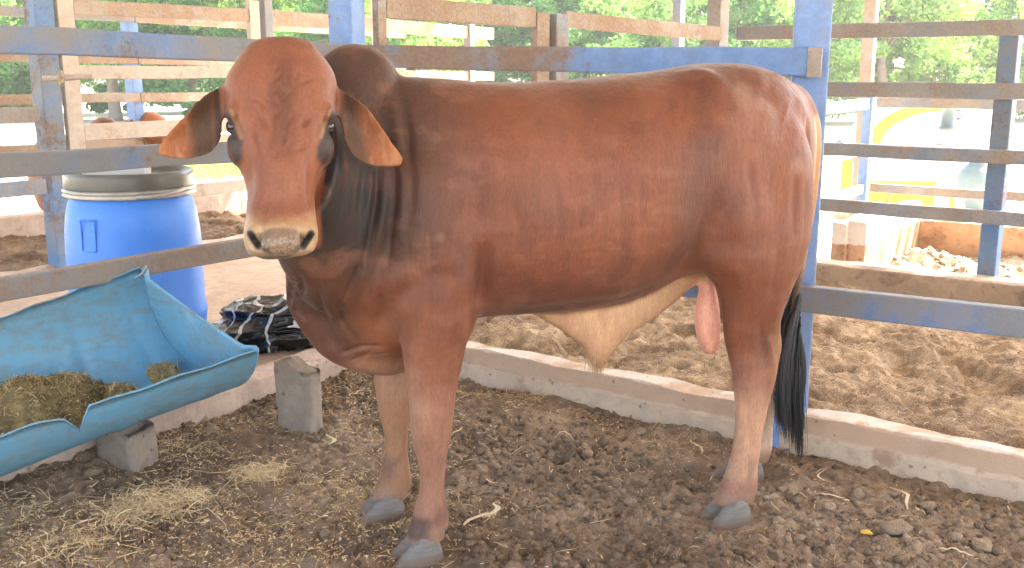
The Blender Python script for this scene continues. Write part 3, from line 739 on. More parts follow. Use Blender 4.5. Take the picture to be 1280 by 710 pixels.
    X = carve(X, [(934, 208), (938, 250), (936, 290)], .007, .016, .25)
    X = carve(X, [(980, 205), (984, 240), (978, 285)], .006, .014, .2)
    X = carve(X, [(962, 300), (955, 350), (948, 400)], .008, .02, .2)
    X = carve(X, [(940, 395), (948, 430), (946, 470)], .008, .014, .2)                               # hock hollow
    X = carve(X, [(888, 92), (900, 108)], -.018, .04, .22, fade=False)                               # hook bone
    X = carve(X, [(1003, 132), (1010, 150)], -.012, .03, .14, fade=False)                            # pin bone
    X = carve(X, [(925, 100), (965, 118), (985, 140)], .020, .045, .2)
    for wx, wy, wl in ((740, 302, 34), (752, 309, 30), (770, 316, 26), (735, 316, 24), (808, 262, 26), (815, 272, 22), (800, 285, 28), (700, 330, 30), (622, 350, 20), (780, 330, 24)):
        X = carve(X, [(wx, wy), (wx + wl * .5, wy - 3), (wx + wl, wy + 2)], .0014, .009, .28, (1,))
    for i, x0 in enumerate(range(640, 840, 26)):                                                     # hint of ribs
        X = carve(X, [(x0, 215), (x0 + 6, 280), (x0 + 2, 345)], .0022, .012, .29)
    X = carve(X, [(600, 385), (680, 388), (780, 372), (850, 345)], .006, .02, .18)                   # belly line over the sheath
    X = carve(X, [(1000, 150), (1001, 200), (998, 250), (991, 300), (984, 345), (979, 375)], .022, .014, .08, (1,))   # cleft beside the tail
    X = carve(X, [(548, 470), (552, 520), (545, 560), (545, 610)], .005, .008, .2); X = carve(X, [(530, 520), (534, 550)], -.006, .02, .24, fade=False)
    X = carve(X, [(514, 512), (517, 540)], -.006, .016, .19, (1,), fade=False); X = carve(X, [(513, 478), (516, 492)], .004, .012, .19, (1,), fade=False)
    X = carve(X, [(930, 500), (936, 560), (928, 600)], .005, .008, .2); X = carve(X, [(955, 425), (962, 450)], -.006, .014, .2, fade=False)
    # neck folds (near side only)
    for px, d_, r_ in (([(470, 205), (467, 250), (458, 300), (452, 335)], .013, .010), ([(452, 210), (446, 255), (438, 310)], .012, .009), ([(436, 200), (428, 240), (418, 290), (412, 320)], .012, .010),
                       ([(420, 200), (411, 240), (402, 275)], .009, .008), ([(490, 212), (487, 255), (480, 320)], .010, .012), ([(444, 330), (438, 350), (430, 370)], .009, .008), ([(462, 212), (457, 250), (448, 300)], -.007, .008), ([(480, 212), (476, 260), (468, 310)], -.007, .010),
                       ([(444, 205), (437, 250), (428, 300)], -.007, .008), ([(528, 283), (529, 305), (528, 322)], .004, .006), ([(373, 338), (378, 360), (373, 385)], .009, .009), ([(392, 345), (402, 380), (418, 440)], .008, .014),                        ([(366, 345), (366, 370), (362, 395)], .006, .007), ([(430, 452), (455, 440), (480, 436)], .010, .008), ([(440, 462), (462, 452), (490, 447)], .006, .006), ([(452, 465), (463, 448), (470, 440)], .005, .006), ([(400, 352), (412, 385), (436, 440)], -.008, .012), ([(420, 372), (428, 405), (450, 436)], .009, .010), ([(362, 372), (372, 398), (384, 410)], .008, .006), ([(356, 352), (364, 356), (372, 352)], .005, .005), ([(357, 366), (364, 371), (374, 366)], .005, .005)):
        X = carve(X, px, d_ * 1.05, r_, .14, (1,))
    # ---- head features, traced on the front of the face
    def proj(X):
        Wd = BO + X[:, [0]] * BA + X[:, [1]] * BN; Wd[:, 2] = X[:, 2] - CAMH
        Z = Wd[:, 1] * _c - Wd[:, 2] * _s
        return np.stack([640 + FPX * Wd[:, 0] / Z, 355 - FPX * (Wd[:, 1] * _s + Wd[:, 2] * _c) / Z], -1)
    Q = proj(X); N = normals(X, F); t = X[:, 1]
    face = sstep(.25, .29, t) * (np.abs(X[:, 0] - h0[0]) < .155)
    def fdent(px, dep, rx, ry, ang=0.):
        nonlocal X
        dx, dy = (Q - np.asarray(px)).T; c_, s_ = math.cos(ang), math.sin(ang)
        m = np.exp(-(((dx * c_ + dy * s_) / rx) ** 2 + ((-dx * s_ + dy * c_) / ry) ** 2)) * face
        X = X - N * (m * dep)[:, None]
    for sg in (1, -1):
        fdent((HC + sg * 33, 299), .030, 5, 9, -sg * .75)        # nostrils
        fdent((HC + sg * 30, 306), .012, 5, 5)
        fdent((HC + sg * 37, 288), -.006, 7, 5, sg * .4)
        fdent((HC + sg * 42, 303), -.005, 6, 12)
        fdent((HC + sg * 62, 160), .007, 9, 11)                 # eye sockets
        fdent((HC + sg * 57, 143), -.006, 10, 6, sg * .5)
        fdent((HC + sg * 56, 176), -.004, 10, 4, -sg * .3)
        fdent((HC + sg * 41, 222), .010, 8, 30); fdent((HC + sg * 70, 120), .006, 9, 22)                 # below the cheek bones
        fdent((HC + sg * 46, 195), -.004, 8, 22)
    fdent((HC, 95), .004, 9, 40); fdent((HC, 235), -.004, 18, 40)
    fdent((HC, 322), .006, 24, 2.5)
    for i in range(46):                                          # skin wrinkles on the forehead
        a = HC + rng.uniform(-32, 38); b = rng.uniform(85, 190)
        fdent((a, b), .0048, 2.4, 8, rng.uniform(-.8, .8) + (a - HC) * .02)
    X = smooth(X, E, np.full(len(X), .4) * (1 - .6 * ear), 2)
    N = normals(X, F); s, t, z = X.T
    X = X + N * ((fbm(X * 9, 3, 3) * .0022 + fbm(X * np.array([40, 40, 18]), 2, 9) * .0007) * (1 - ear))[:, None]
    # ---- coat colours
    red = np.array([.255, .073, .029]); C = np.tile(red, (len(X), 1))
    lp = lambda m, c: C + (np.asarray(c) - C) * np.clip(m, 0, 1)[:, None]
    nz = fbm(X * 5, 4, 21); n2 = fbm(X * np.array([14, 14, 5]), 3, 31); n3 = fbm(X * np.array([60, 60, 16]), 2, 41)
    C = lp(.45 * sstep(-.2, .7, nz), (.19, .055, .026))
    C = lp(.35 * sstep(.0, .8, -nz + .3 * n2), (.31, .105, .048))
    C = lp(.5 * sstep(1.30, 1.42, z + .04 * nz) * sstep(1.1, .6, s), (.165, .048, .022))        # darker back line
    zb = z + .05 * n2
    # dark hump, neck
    dk = sstep(.88, 1.22, s + .035 * n2 + .10 * (z - 1.1)) * sstep(.74, .94, zb + .28 * (s - 1.25))
    C = lp(.86 * dk, (.085, .042, .027))
    ch = sstep(1.16, 1.30, s + .03 * n2) * sstep(.86, 1.0, zb) * sstep(1.34, 1.20, zb) * (t > -.3)
    C = lp(.9 * ch, (.022, .017, .016))  # charcoal neck coat, with shade of the folds painted into it
    # chest, elbow and belly
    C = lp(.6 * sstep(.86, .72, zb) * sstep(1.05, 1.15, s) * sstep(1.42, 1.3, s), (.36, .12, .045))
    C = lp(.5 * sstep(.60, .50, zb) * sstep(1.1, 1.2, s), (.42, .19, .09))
    C = lp(.62 * sstep(.96, .76, zb + .06 * nz) * sstep(.28, .5, s) * sstep(1.0, .9, s), (.15, .056, .034))  # shade on the lower flank, painted into the coat
    wisp = fbm(X * np.array([7, 7, 16]) + nz[:, None] * .6, 4, 81)
    C = lp(.38 * sstep(.1, .8, wisp + .5 * nz), (.36, .145, .085)); C = lp(.35 * sstep(.1, .8, -wisp - .3 * n2), (.15, .052, .030))
    d_, _ = dpoly(np.stack([s, z], -1), sz([(878, 190), (876, 250), (866, 320)])); C = lp(.62 * sstep(.10, .015, d_ + .02 * n2), (.15, .060, .036))  # painted shade beside the flank fold
    d_, _ = dpoly(np.stack([s, z], -1), sz([(690, 150), (690, 230)])); C = lp(.35 * sstep(.16, .02, d_ + .03 * n2), (.36, .135, .07))
    d_, _ = dpoly(np.stack([s, z], -1), sz([(935, 150), (950, 260)])); C = lp(.4 * sstep(.12, .02, d_ + .03 * n2), (.34, .135, .085))
    dw = sstep(1.27, 1.37, s + .02 * n2) * sstep(.545, .60, z + .03 * n2) * sstep(.22, .16, t)
    C = lp(.62 * dw, (.105, .047, .030))
    C = lp(.6 * sstep(.62, .56, z + .02 * n2) * sstep(1.12, 1.18, s) * sstep(1.38, 1.31, s), (.40, .20, .105))
    # sheath
    sh_ = sstep(.115, .08, np.abs(t)) * sstep(.15, .2, s) * sstep(.80, .74, s)
    zed = np.interp(s, [.15, .22, .3, .36, .47, .6, .75], [.86, .83, .775, .735, .70, .692, .690])
    C = lp(sh_ * sstep(.012, -.012, z - zed + .008 * n2), (.84, .48, .25)); C = lp(sh_ * sstep(.012, -.012, z - zed) * .5 * sstep(.0, .6, n2), (.70, .36, .20))
    sc = sstep(.11, .13, s) * sstep(.235, .225, s) * sstep(.78, .74, z) * sstep(.105, .09, np.abs(t - .01)) * sstep(.50, .51, z)
    sc = sc * (1 - sstep(.10, .115, t))
    C = lp(sc, (1.35, .60, .40))
    # legs
    leg = sstep(.68, .36, z + .05 * n2)
    C = lp(.74 * leg, (.50, .24, .155))
    inner = leg * sstep(.2, -.5, N[:, 1] * np.sign(t))
    C = lp(.6 * inner, (.52, .30, .16))
    C = lp(.65 * leg * (t < 0) * sstep(-.7, .2, N[:, 1]), (.44, .20, .095))
    hind = (s < .4)
    C = lp(.65 * hind * sstep(.46, .36, z + .03 * n2) * sstep(.12, .17, z), (.82, .46, .27))
    C = lp(.7 * hind * sstep(.7, .6, z) * sstep(.4, .5, z) * sstep(.06, -.0, s) * (t > 0), (.46, .22, .085))
    C = lp(.55 * sstep(.24, .19, z + .03 * n2) * sstep(.10, .14, z) * sstep(-.1, .6, n2 + .4), (.17, .085, .065))
    C = lp(.6 * sstep(.115, .09, z), (.44, .27, .18))
    C = lp(.75 * (s > .9) * sstep(.045, .02, np.abs(z - .105)) * sstep(-.2, .4, N[:, 0]) * (t > 0), (.06, .04, .035))
    C = lp(.75 * hind * (t < -.02) * sstep(.5, .36, z) * sstep(.08, .13, z), (.95, .66, .46))  # backlight on the far hind leg, painted as cream
    # back of thigh, tail
    tl_, _ = dpoly(np.stack([s, z], -1), [loc(*q_)[[0, 2]] for q_ in ((1016, 160, 0), (1017, 200, 0), (1014, 245, 0), (1008, 290, 0), (1002, 330, 0), (993, 390, 0))]); C = lp(.85 * sstep(.052, .03, tl_) * (np.abs(t) < .10), (.72, .36, .13)); C = lp(.9 * sstep(.052, .03, tl_) * (np.abs(t) < .06) * (s < -.10) * sstep(.90, .70, z + .02 * n2), (.075, .05, .04))
    # head
    Q = proj(X); hwy = np.interp(Q[:, 1], [r_[0] for r_ in HEAD], [r_[1] for r_ in HEAD])
    hm = sstep(.23, .27, t) * sstep(.95, .97, z) * sstep(1.33, 1.36, s) * (1 - ear) * sstep(8, 2, np.abs(Q[:, 0] - HC) - hwy) * sstep(-.35, -.1, N[:, 1])
    C = lp(hm, (.30, .098, .048))
    fn = fbm(Q / 14, 3, 51)
    C = lp(hm * .72 * sstep(23, 4, np.abs(Q[:, 0] - HC - 3) + 7 * fn) * sstep(200, 150, Q[:, 1]) * sstep(60, 85, Q[:, 1]), (.16, .05, .026))
    C = lp(hm * .4 * sstep(30, 52, np.abs(Q[:, 0] - HC)) * sstep(200, 120, Q[:, 1]), (.37, .13, .055))
    C = lp(hm * .4 * sstep(26, 10, np.abs(Q[:, 0] - HC)) * sstep(185, 215, Q[:, 1]) * sstep(265, 240, Q[:, 1]), (.40, .17, .095))
    for sg in (1, -1):
        dx = (Q[:, 0] - HC) * sg; dy = Q[:, 1]
        C = lp(hm * .93 * sstep(1.35, .65, np.hypot((dx - 59 - (dy - 180) * -.08) / 12, (dy - 180) / 29) + .22 * fn + .12 * n3), (.045, .036, .036))
        C = lp(hm * .9 * sstep(1.35, .7, np.hypot((dx - 64) / 10, (dy - 158) / 22)), (.045, .036, .035))
        d, _ = dpoly(np.stack([dx, dy], -1), [(62, 138), (57, 152), (50, 172)]); C = lp(hm * .55 * sstep(3.6, 1.0, d + fn), (.56, .25, .09))
        C = lp(hm * .5 * sstep(8, 3, np.abs(dx - 46)) * sstep(195, 210, dy) * sstep(262, 240, dy), (.36, .12, .04))
    mz = sstep(.35, .40, t) * sstep(262, 286, Q[:, 1] + 6 * fn + .005 * (Q[:, 0] - HC) ** 2 - 2)
    C = lp(hm * mz * .9, (.58, .33, .165)); C = lp(hm * sstep(.35, .40, t) * sstep(272, 290, Q[:, 1] + 4 * fn) * .55, (.66, .46, .27))
    pad = sstep(1.15, .90, np.hypot((Q[:, 0] - HC) / (24 + .42 * (316 - Q[:, 1])), (Q[:, 1] - 304) / 19))
    C = lp(hm * pad * .92, (.27, .17, .125)); C = lp(hm * pad * .5 * sstep(292, 286, Q[:, 1]), (.42, .22, .13))
    C = lp(hm * pad * .8 * sstep(.1, .5, fbm(Q / 1.6, 2, 61)) * sstep(290, 302, Q[:, 1]), (.52, .40, .20))
    C = lp(hm * pad * .7 * sstep(.25, .5, fbm(Q / 1.5, 2, 63)) * sstep(290, 302, Q[:, 1]), (.10, .085, .06))
    C = lp(hm * .8 * pad * sstep(12, 22, np.abs(Q[:, 0] - HC)) * sstep(306, 312, Q[:, 1]), (.09, .085, .085))
    for sg in (1, -1):
        d, _ = dpoly(np.stack([(Q[:, 0] - HC) * sg, Q[:, 1]], -1), [(38, 292), (34, 299), (28, 308)]); C = lp(hm * sstep(6.0, 3.2, d), (.010, .008, .008))
    C = lp((t > .3) * (s > 1.33) * sstep(319, 322, Q[:, 1]), (.10, .055, .035))
    # ears
    C = lp(ear, (.38, .12, .04))
    frontear = ear * sstep(-.1, .4, N[:, 1])
    ax = np.abs(s - h0[0])
    C = lp(frontear * .85 * sstep(.25, .19, ax + .012 * n2) , (.062, .038, .020))
    C = lp(frontear * .75 * sstep(.25, .30, ax), (.58, .20, .065))
    C = lp(frontear * .4 * sstep(.2, .6, n3) * sstep(.2, .25, ax), (.52, .27, .12))
    # streaks of lay of the coat, dust and scuffs
    C = C * (1 + .10 * n3 + .05 * n2)[:, None]
    for px, r_ in (((925, 122), 14), ((948, 132), 10), ((900, 85), 8), ((968, 100), 10), ((545, 292), 7), ((985, 205), 9)):
        c0 = loc(*px, .2); d = np.hypot(s - c0[0], z - c0[2]) * 430
        C = lp(.35 * (t > 0) * sstep(1.2, .3, d / r_ + .7 * nz + .5 * n2), (.40, .24, .16))
    C = C * (1 - .16 * sstep(.1, .9, fbm(X * np.array([3, 3, 2.2]), 3, 71)))[:, None]
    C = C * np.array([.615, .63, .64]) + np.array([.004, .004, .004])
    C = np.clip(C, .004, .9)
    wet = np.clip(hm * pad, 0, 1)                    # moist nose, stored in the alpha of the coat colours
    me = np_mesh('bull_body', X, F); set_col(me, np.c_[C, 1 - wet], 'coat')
    return me, X, F, N, C, h0

def m_coat(name='bull_coat'):
    k = NT(name); a = k.attr('coat'); dry = a.node.outputs['Alpha']
    st = k.noise(1, 3, .7, mapscale=(260, 260, 50)); st2 = k.noise(1, 2, .6, mapscale=(90, 90, 22))
    c = k.mix(k.ramp(st, .25, .75), k.mix(1, a, (.84, .82, .80), 'MULTIPLY'), k.mix(1, a, (1.15, 1.15, 1.15), 'MULTIPLY'))
    sp_ = k.noise(420, 2, .6, lo=.70, hi=.76); c = k.mix(k.math('MULTIPLY', sp_, .22), c, (.36, .26, .19))
    h = k.math('ADD', k.math('MULTIPLY', st, .6), k.math('MULTIPLY', st2, .8))
    k.b.inputs['Sheen Weight'].default_value = .10; k.b.inputs['Sheen Roughness'].default_value = .4
    k.b.inputs['Sheen Tint'].default_value = (1, .8, .65, 1)
    rg = k.math('ADD', k.math('MULTIPLY', k.noise(9, 4), .25), .42)
    rg = k.math('MULTIPLY', rg, k.math('ADD', k.math('MULTIPLY', dry, .65), .35))
    return k.fin(c, rg, k.bump(h, .5, .004), .33)
M['coat'] = m_coat()
def m_hoof():
    k = NT('hoof_horn'); n = k.noise(1, 4, .6, mapscale=(10, 10, 150)); d = k.noise(25, 4, .6)
    c = k.mix(n, (.085, .078, .075), (.27, .235, .205)); c = k.mix(k.math('MULTIPLY', k.ramp(k.math('ADD', d, k.ramp(k.n_z(), .05, .0)), .55, .85), .85), c, (.17, .12, .085))
    return k.fin(c, .55, k.bump(n, .8, .004), .3)
M['hoof'] = m_hoof()
M['eye'] = NT('dark_wet_eye').fin((.010, .007, .006), .04, None, .6)
M['lid'] = m_plain('dark_eyelid_skin', (.035, .027, .025), .45, .4, 120)
def m_hair(name, a, b):
    k = NT(name); t = k.attr('tint'); return k.fin(k.mix(t, a, b), .5, None, .4)
M['switch'] = m_hair('tail_switch_hair', (.014, .014, .015), (.105, .10, .098))
M['tuft'] = m_hair('pale_tuft_hair', (.45, .27, .13), (.62, .42, .22))

def strands(name, roots, tips, mids, rad, mat, parent, n=5, tip_tint=None):
    """hair as thin tapered three sided tubes through root, mid, tip"""
    u = np.linspace(0, 1, n)[None, :, None]
    C = (1 - u) ** 2 * roots[:, None] + 2 * u * (1 - u) * mids[:, None] + u ** 2 * tips[:, None]
    m = len(roots); T = np.gradient(C, axis=1); T /= np.linalg.norm(T, axis=2)[..., None] + 1e-9
    A = np.cross(T, np.array([.3, .9, .2])); A /= np.linalg.norm(A, axis=2)[..., None] + 1e-9; B = np.cross(T, A)
    rr = rad[:, None] * (1 - .75 * np.linspace(0, 1, n) ** 2)[None]
    ang = np.arange(3) * 2 * np.pi / 3
    R = C[:, :, None] + rr[:, :, None, None] * (np.cos(ang)[None, None, :, None] * A[:, :, None] + np.sin(ang)[None, None, :, None] * B[:, :, None])
    idx = np.arange(m * n * 3).reshape(m, n, 3)
    F = np.stack([idx[:, :-1], np.roll(idx[:, :-1], -1, 2), np.roll(idx[:, 1:], -1, 2), idx[:, 1:]], -1).reshape(-1, 4)
    me = np_mesh(name, R.reshape(-1, 3), F)
    set_col(me, np.repeat(rng.random(m) if tip_tint is None else tip_tint, n * 3)[:, None].repeat(3, 1))
    return link(name, me, mat, parent)

def claw_mesh(rz, w_=.027, L=.125):
    """one half of a cloven hoof; toe towards +x, sole at z=0"""
    rows = crom([(.000, .52, -.43, 1.0), (.006, .56, -.45, 1.05), (.02, .50, -.44, 1.05), (.04, .36, -.42, 1.0), (.06, .22, -.38, .95), (.078, .10, -.33, .86), (.088, .03, -.28, .66)], 3)
    n = 22; a = np.arange(n) * 2 * np.pi / n; R = []
    for z, f, b, ww in rows:
        ca, sa = np.cos(a), np.sin(a)
        x = np.where(ca > 0, f, -b) * L * np.sign(ca) * np.abs(ca) ** .95
        y = w_ * ww * np.sign(sa) * np.abs(sa) ** .75 * np.where(ca > 0, 1 - .38 * ca ** 2, 1)
        R.append(np.stack([x, y, np.full(n, z)], -1))
    Vt, Q, T = loft_rings(np.array(R)); me = bpy.data.meshes.new('hoof')
    me.from_pydata(Vt.tolist(), [], Q.tolist() + T.tolist()); me.update(); return me

bull = empty('bull', BO, math.atan2(BA[1], BA[0]), 'big red brown humped bull standing side on with its long eared face towards us', 'bull')
bme, BX, BF, BNrm, BC, H0 = build_bull()
link('body', bme, M['coat'], bull)
hoof_me = claw_mesh(0, .029, .158)
FEET = [(1.150, .19, .25), (1.215, -.135, .2), (.135, .18, .15), (-.075, -.125, .05)]
first = True
for fs, ft, yaw in FEET:
    for g in (1, -1):
        o = bpy.data.objects.new('hoof', hoof_me); COL.objects.link(o)
        if first: hoof_me.materials.append(M['hoof']); first = False
        o.parent = bull; o.location = (fs + .012, ft + g * .030, -.010); o.rotation_euler = (0, 0, yaw * .5 + g * .11); o.scale = (1.0, 1.08 * g, 1.0)
        for p in hoof_me.polygons: p.use_smooth = True
        d = MB().tube([(fs - .048, ft + g * .022, .105), (fs - .060, ft + g * .024, .092), (fs - .066, ft + g * .025, .078)], [.013, .012, .006]).build('dewclaw', M['hoof'], bull, True)
for g in (1, -1):
    e = loc(HC + g * 57.5, 158, .318)
    eye = MB().lathe([(.0215 * math.sin(a), -.0215 * math.cos(a)) for a in np.linspace(.05, math.pi - .05, 16)], e, 24).build('eye', M['eye'], bull, True)
    lid = []                                             # upper lid: a fold over the front and outer side of the ball
    for a in np.linspace(-.9, 2.3, 16):
        dr = np.array([g * math.cos(a), math.sin(a), .35]); dr /= np.linalg.norm(dr); lid.append(e + dr * .0225 + np.array([0, 0, .004]))
    MB().tube(lid, [.003] + [.0065] * 14 + [.003], 8).build('eyelid', M['lid'], eye, True)
    lid = []
    for a in np.linspace(-.9, 2.3, 16):
        dr = np.array([g * math.cos(a), math.sin(a), -.45]); dr /= np.linalg.norm(dr); lid.append(e + dr * .0222)
    MB().tube(lid, [.002] + [.0045] * 14 + [.002], 8).build('eyelid', M['lid'], eye, True)
# tail switch
ncl = 26; per = 34; rr = ncl * per                     # locks of hair, each with its own wave
lk = rng.normal(0, 1, (ncl, 2)); lk[:, 0] = np.clip(lk[:, 0], -1.7, 1.7); li_ = np.repeat(np.arange(ncl), per); side = lk[li_] + rng.normal(0, .22, (rr, 2))
q = np.clip(rng.random(ncl)[li_] + rng.normal(0, .08, rr), 0, 1)
root = np.array([loc(993, y, 0) for y in 366 + 70 * q]); root += np.c_[side[:, 0] * .011, side[:, 1] * .011, np.zeros(rr)]
lt_ = rng.random(ncl)[li_]; tipx = 988 + side[:, 0] * 10 + (lt_ > .8) * 12; tipy = 500 + 62 * lt_ + rng.normal(0, 6, rr)
tip = np.array([loc(x, y, 0) for x, y in zip(tipx, tipy)]); tip[:, 1] += side[:, 1] * .032; tip[:, 2] = np.maximum(tip[:, 2], .035)
mid = np.array([loc(989 + s_ * 17, y, 0) for s_, y in zip(side[:, 0] + rng.normal(0, .5, ncl)[li_], 440 + 40 * q)]); mid[:, 1] += side[:, 1] * .045
strands('tail_switch', root, tip, mid, rng.uniform(.0012, .0028, rr), M['switch'], bull, 8, np.clip(rng.random(ncl)[li_] + rng.normal(0, .15, rr), 0, 1))
# tuft at the tip of the sheath
rr = 90; base = loc(745, 452, 0); a = rng.normal(0, 1, (rr, 3))
root = base + a * np.array([.012, .012, .012]) + np.array([0, 0, .02]); tip = base + a * np.array([.016, .016, .012]) - np.array([0, 0, .035])
strands('sheath_tuft', root, tip, (root + tip) / 2 + a * .004, np.full(rr, .0012), M['tuft'], bull, 4)

# ---------------------------------------------------------------- blue half drum trough
def m_plastic(name, base, dirt, dirt_lo, rough=.42, seed=0):
    k = NT(name).world(); mp = k.n('ShaderNodeMapping'); mp.inputs['Location'].default_value = (seed, seed * .7, 0); k.l(k.co, mp.inputs[0]); k.co = mp.outputs[0]
    big = k.noise(2.6, 6, .72); med = k.noise(30, 6, .75); st = k.noise(7, 4, .6, mapscale=(1, 1, 5))
    c = k.mix(big, tuple(x * .85 for x in base), tuple(min(1, x * 1.2) for x in base))
    d = k.math('ADD', k.math('MULTIPLY', big, .35), k.math('ADD', k.math('MULTIPLY', med, .4), k.math('MULTIPLY', st, .25)))
    c = k.mix(k.math('MULTIPLY', k.ramp(d, dirt_lo, dirt_lo + .16), .62), c, dirt)
    scr = k.noise(1, 2, .8, mapscale=(14, 160, 14), lo=.68, hi=.74)
    c = k.mix(k.math('MULTIPLY', scr, .4), c, tuple(min(1, x * 1.5 + .1) for x in base))
    return k.fin(c, k.math('ADD', k.math('MULTIPLY', k.ramp(d, .4, .7), .3), rough), k.bump(med, .15, .004), .45)
M['trough'] = m_plastic('weathered_blue_plastic', (.145, .355, .525), (.20, .22, .19), .445, .45, 2)
M['drum'] = m_plastic('royal_blue_plastic', (.065, .235, .74), (.26, .36, .64), .58, .36, 5)
TP1, TP2, TQ1, TQ2 = (np.array(p) for p in ((-1.410, 3.665, .703), (-.920, 3.415, .449), (-1.794, 3.353, .585), (-1.586, 2.889, .321)))
trough = empty('feed_trough', (TP1 + TP2) / 2 - [0, 0, .45], 0, 'blue feed trough cut from a plastic drum, lying tilted below the left rails', 'trough')
tr_in = trough.location.copy()
def trough_pt(u, ph, off=0.):
    """u 0 at the closed end, grows towards the left edge; ph 0 back rim .. pi front rim"""
    A = TP1 + (TQ1 - TP1) * u; B = TP2 + (TQ2 - TP2) * u
    m = (A + B) / 2; r = (A - B) / 2; R = np.linalg.norm(r); ax = (TQ1 - TP1) / .51 + (TQ2 - TP2) / .86; ax /= np.linalg.norm(ax)
    dn = np.cross(ax, r); dn /= np.linalg.norm(dn); dn = dn if dn[2] < 0 else -dn
    R2 = R * 1.24
    bulge = .010 * math.exp(-((u - .55) / .035) ** 2) - .006 * math.exp(-((u - .62) / .03) ** 2) + .006 * math.exp(-((u - .16) / .03) ** 2)
    wv = .004 * math.sin(u * 5 + ph * 2) + .002 * math.sin(ph * 5 + u * 9)
    k_ = 1 + (bulge + wv + off) / R
    return m + r * math.cos(ph) * (1 + off / R) + dn * (R2 * k_ * math.sin(ph))
NU, NP = 72, 44; TH = .009; UM = 1.7
def trough_shell():
    V_, F_ = [], []; idx = {}
    keep = lambda i, j: True
    torn = lambda u: 0 if not .60 < u < .90 else .10 * math.exp(-((u - .735) / .026) ** 2) + .010 * math.exp(-((u - .80) / .05) ** 2) + .006 * math.sin(u * 90) * (.68 < u < .82)
    for lay, off in ((0, -TH / 2), (1, TH / 2)):
        for i in range(NU + 1):
            u = UM * i / NU
            for j in range(NP + 1):
                ph = math.pi * j / NP; ph = ph * (1 - torn(u) * (ph / math.pi) ** 6) if True else ph
                ph += .012 * math.sin(u * 23) * (j == NP) + .01 * math.sin(u * 17 + 1) * (j == 0) * -1
                idx[lay, i, j] = len(V_); V_.append(trough_pt(u, ph, off))
    for i in range(NU):
        for j in range(NP):
            F_.append([idx[0, i, j], idx[0, i + 1, j], idx[0, i + 1, j + 1], idx[0, i, j + 1]])
            F_.append([idx[1, i, j], idx[1, i, j + 1], idx[1, i + 1, j + 1], idx[1, i + 1, j]])
        for j, f in ((0, 0), (NP, 1)):
            q = [idx[0, i, j], idx[1, i, j], idx[1, i + 1, j], idx[0, i + 1, j]]; F_.append(q if f else q[::-1])
    return np_mesh('trough_shell', np.array(V_) - np.array(tr_in), F_)
link('shell', trough_shell(), M['trough'], trough)
def trough_end():
    """round closed end with the drum's recessed bottom ring"""
    V_, F_ = [], []; n = NP
    ax = (TQ1 - TP1) / .51 + (TQ2 - TP2) / .86; ax /= np.linalg.norm(ax); c = (TP1 + TP2) / 2
    prof = [(1.0, .0), (.985, -.012), (.93, -.016), (.90, -.004), (.86, .012), (.80, .016), (.5, .020), (.2, .022), (.02, .022)]
    for rr_, dz in prof:
        for j in range(n + 1):
            p = trough_pt(0, math.pi * j / n); V_.append(c + (p - c) * rr_ + ax * dz)
    m = n + 1
    for i in range(len(prof) - 1):
        for j in range(n): F_.append([i * m + j, i * m + j + 1, (i + 1) * m + j + 1, (i + 1) * m + j])
    me = np_mesh('trough_end', np.array(V_) - np.array(tr_in), F_)
    o = link('end_wall', me, M['trough'], trough); md = o.modifiers.new('s', 'SOLIDIFY'); md.thickness = .006; md.offset = 0
    return o
trough_end()
M['wire'] = m_plain('galvanised_wire', (.38, .36, .33), .5, .5, 60)
wp = at(150, 345, 3.70); wq = at(178, 340, 3.66)
MB().tube([at(147, 322, 3.72), at(148, 335, 3.70), at(149, 350, 3.69), at(152, 355, 3.685), at(165, 349, 3.67), at(178, 342, 3.655), at(183, 332, 3.66)], .0042, 6).build('tie_wire', M['wire'], None, True)
tw = bpy.data.objects['tie_wire']; tag(tw, 'bent wire tying the blue trough to the lowest left rail', 'wire')

# fibres: short flat strips, one mesh
def fibres(n, cen, ln, wd, tintf=None, flat=.35, curl=.5, dirs=None, seg=3):
    yaw = rng.uniform(0, 2 * np.pi, n); pit = rng.normal(0, flat, n)
    d = np.stack([np.cos(yaw) * np.cos(pit), np.sin(yaw) * np.cos(pit), np.sin(pit)], -1)
    sx = np.cross(d, np.array([0, 0, 1.]) + rng.normal(0, .4, (n, 3))); sx /= np.linalg.norm(sx, axis=1)[:, None]
    nn = np.cross(sx, d); bend = rng.normal(0, curl, n)
    P = []
    for i in range(seg + 1):
        u = i / seg - .5
        c = cen + d * (ln * u)[:, None] + (nn + sx * .8) * (bend * ln * (.25 - u * u))[:, None] * .8
        ww = wd * (1 - .5 * abs(u) * 2) * .5
        P += [c - sx * ww[:, None], c + sx * ww[:, None]]
    P = np.stack(P, 1); idx = np.arange(n * (seg + 1) * 2).reshape(n, seg + 1, 2)
    F = np.stack([idx[:, :-1, 0], idx[:, :-1, 1], idx[:, 1:, 1], idx[:, 1:, 0]], -1).reshape(-1, 4)
    return P.reshape(-1, 3), F, np.repeat(rng.random(n), (seg + 1) * 2)
def m_straw(name, cs):
    k = NT(name); t = k.attr('tint'); r = k.n('ShaderNodeValToRGB'); k.l(t, r.inputs[0])
    el = r.color_ramp.elements
    for i, c in enumerate(cs):
        e = el[i] if i < 2 else el.new(.5)
        e.position = i / (len(cs) - 1); e.color = (*c, 1)
    return k.fin(r.outputs[0], .75, None, .25)
M['straw'] = m_straw('straw_litter', [(.22, .145, .08), (.43, .295, .15), (.62, .44, .21), (.78, .62, .38)])
M['forage'] = m_straw('chopped_forage', [(.14, .105, .05), (.30, .225, .10), (.50, .375, .18), (.74, .58, .32)])
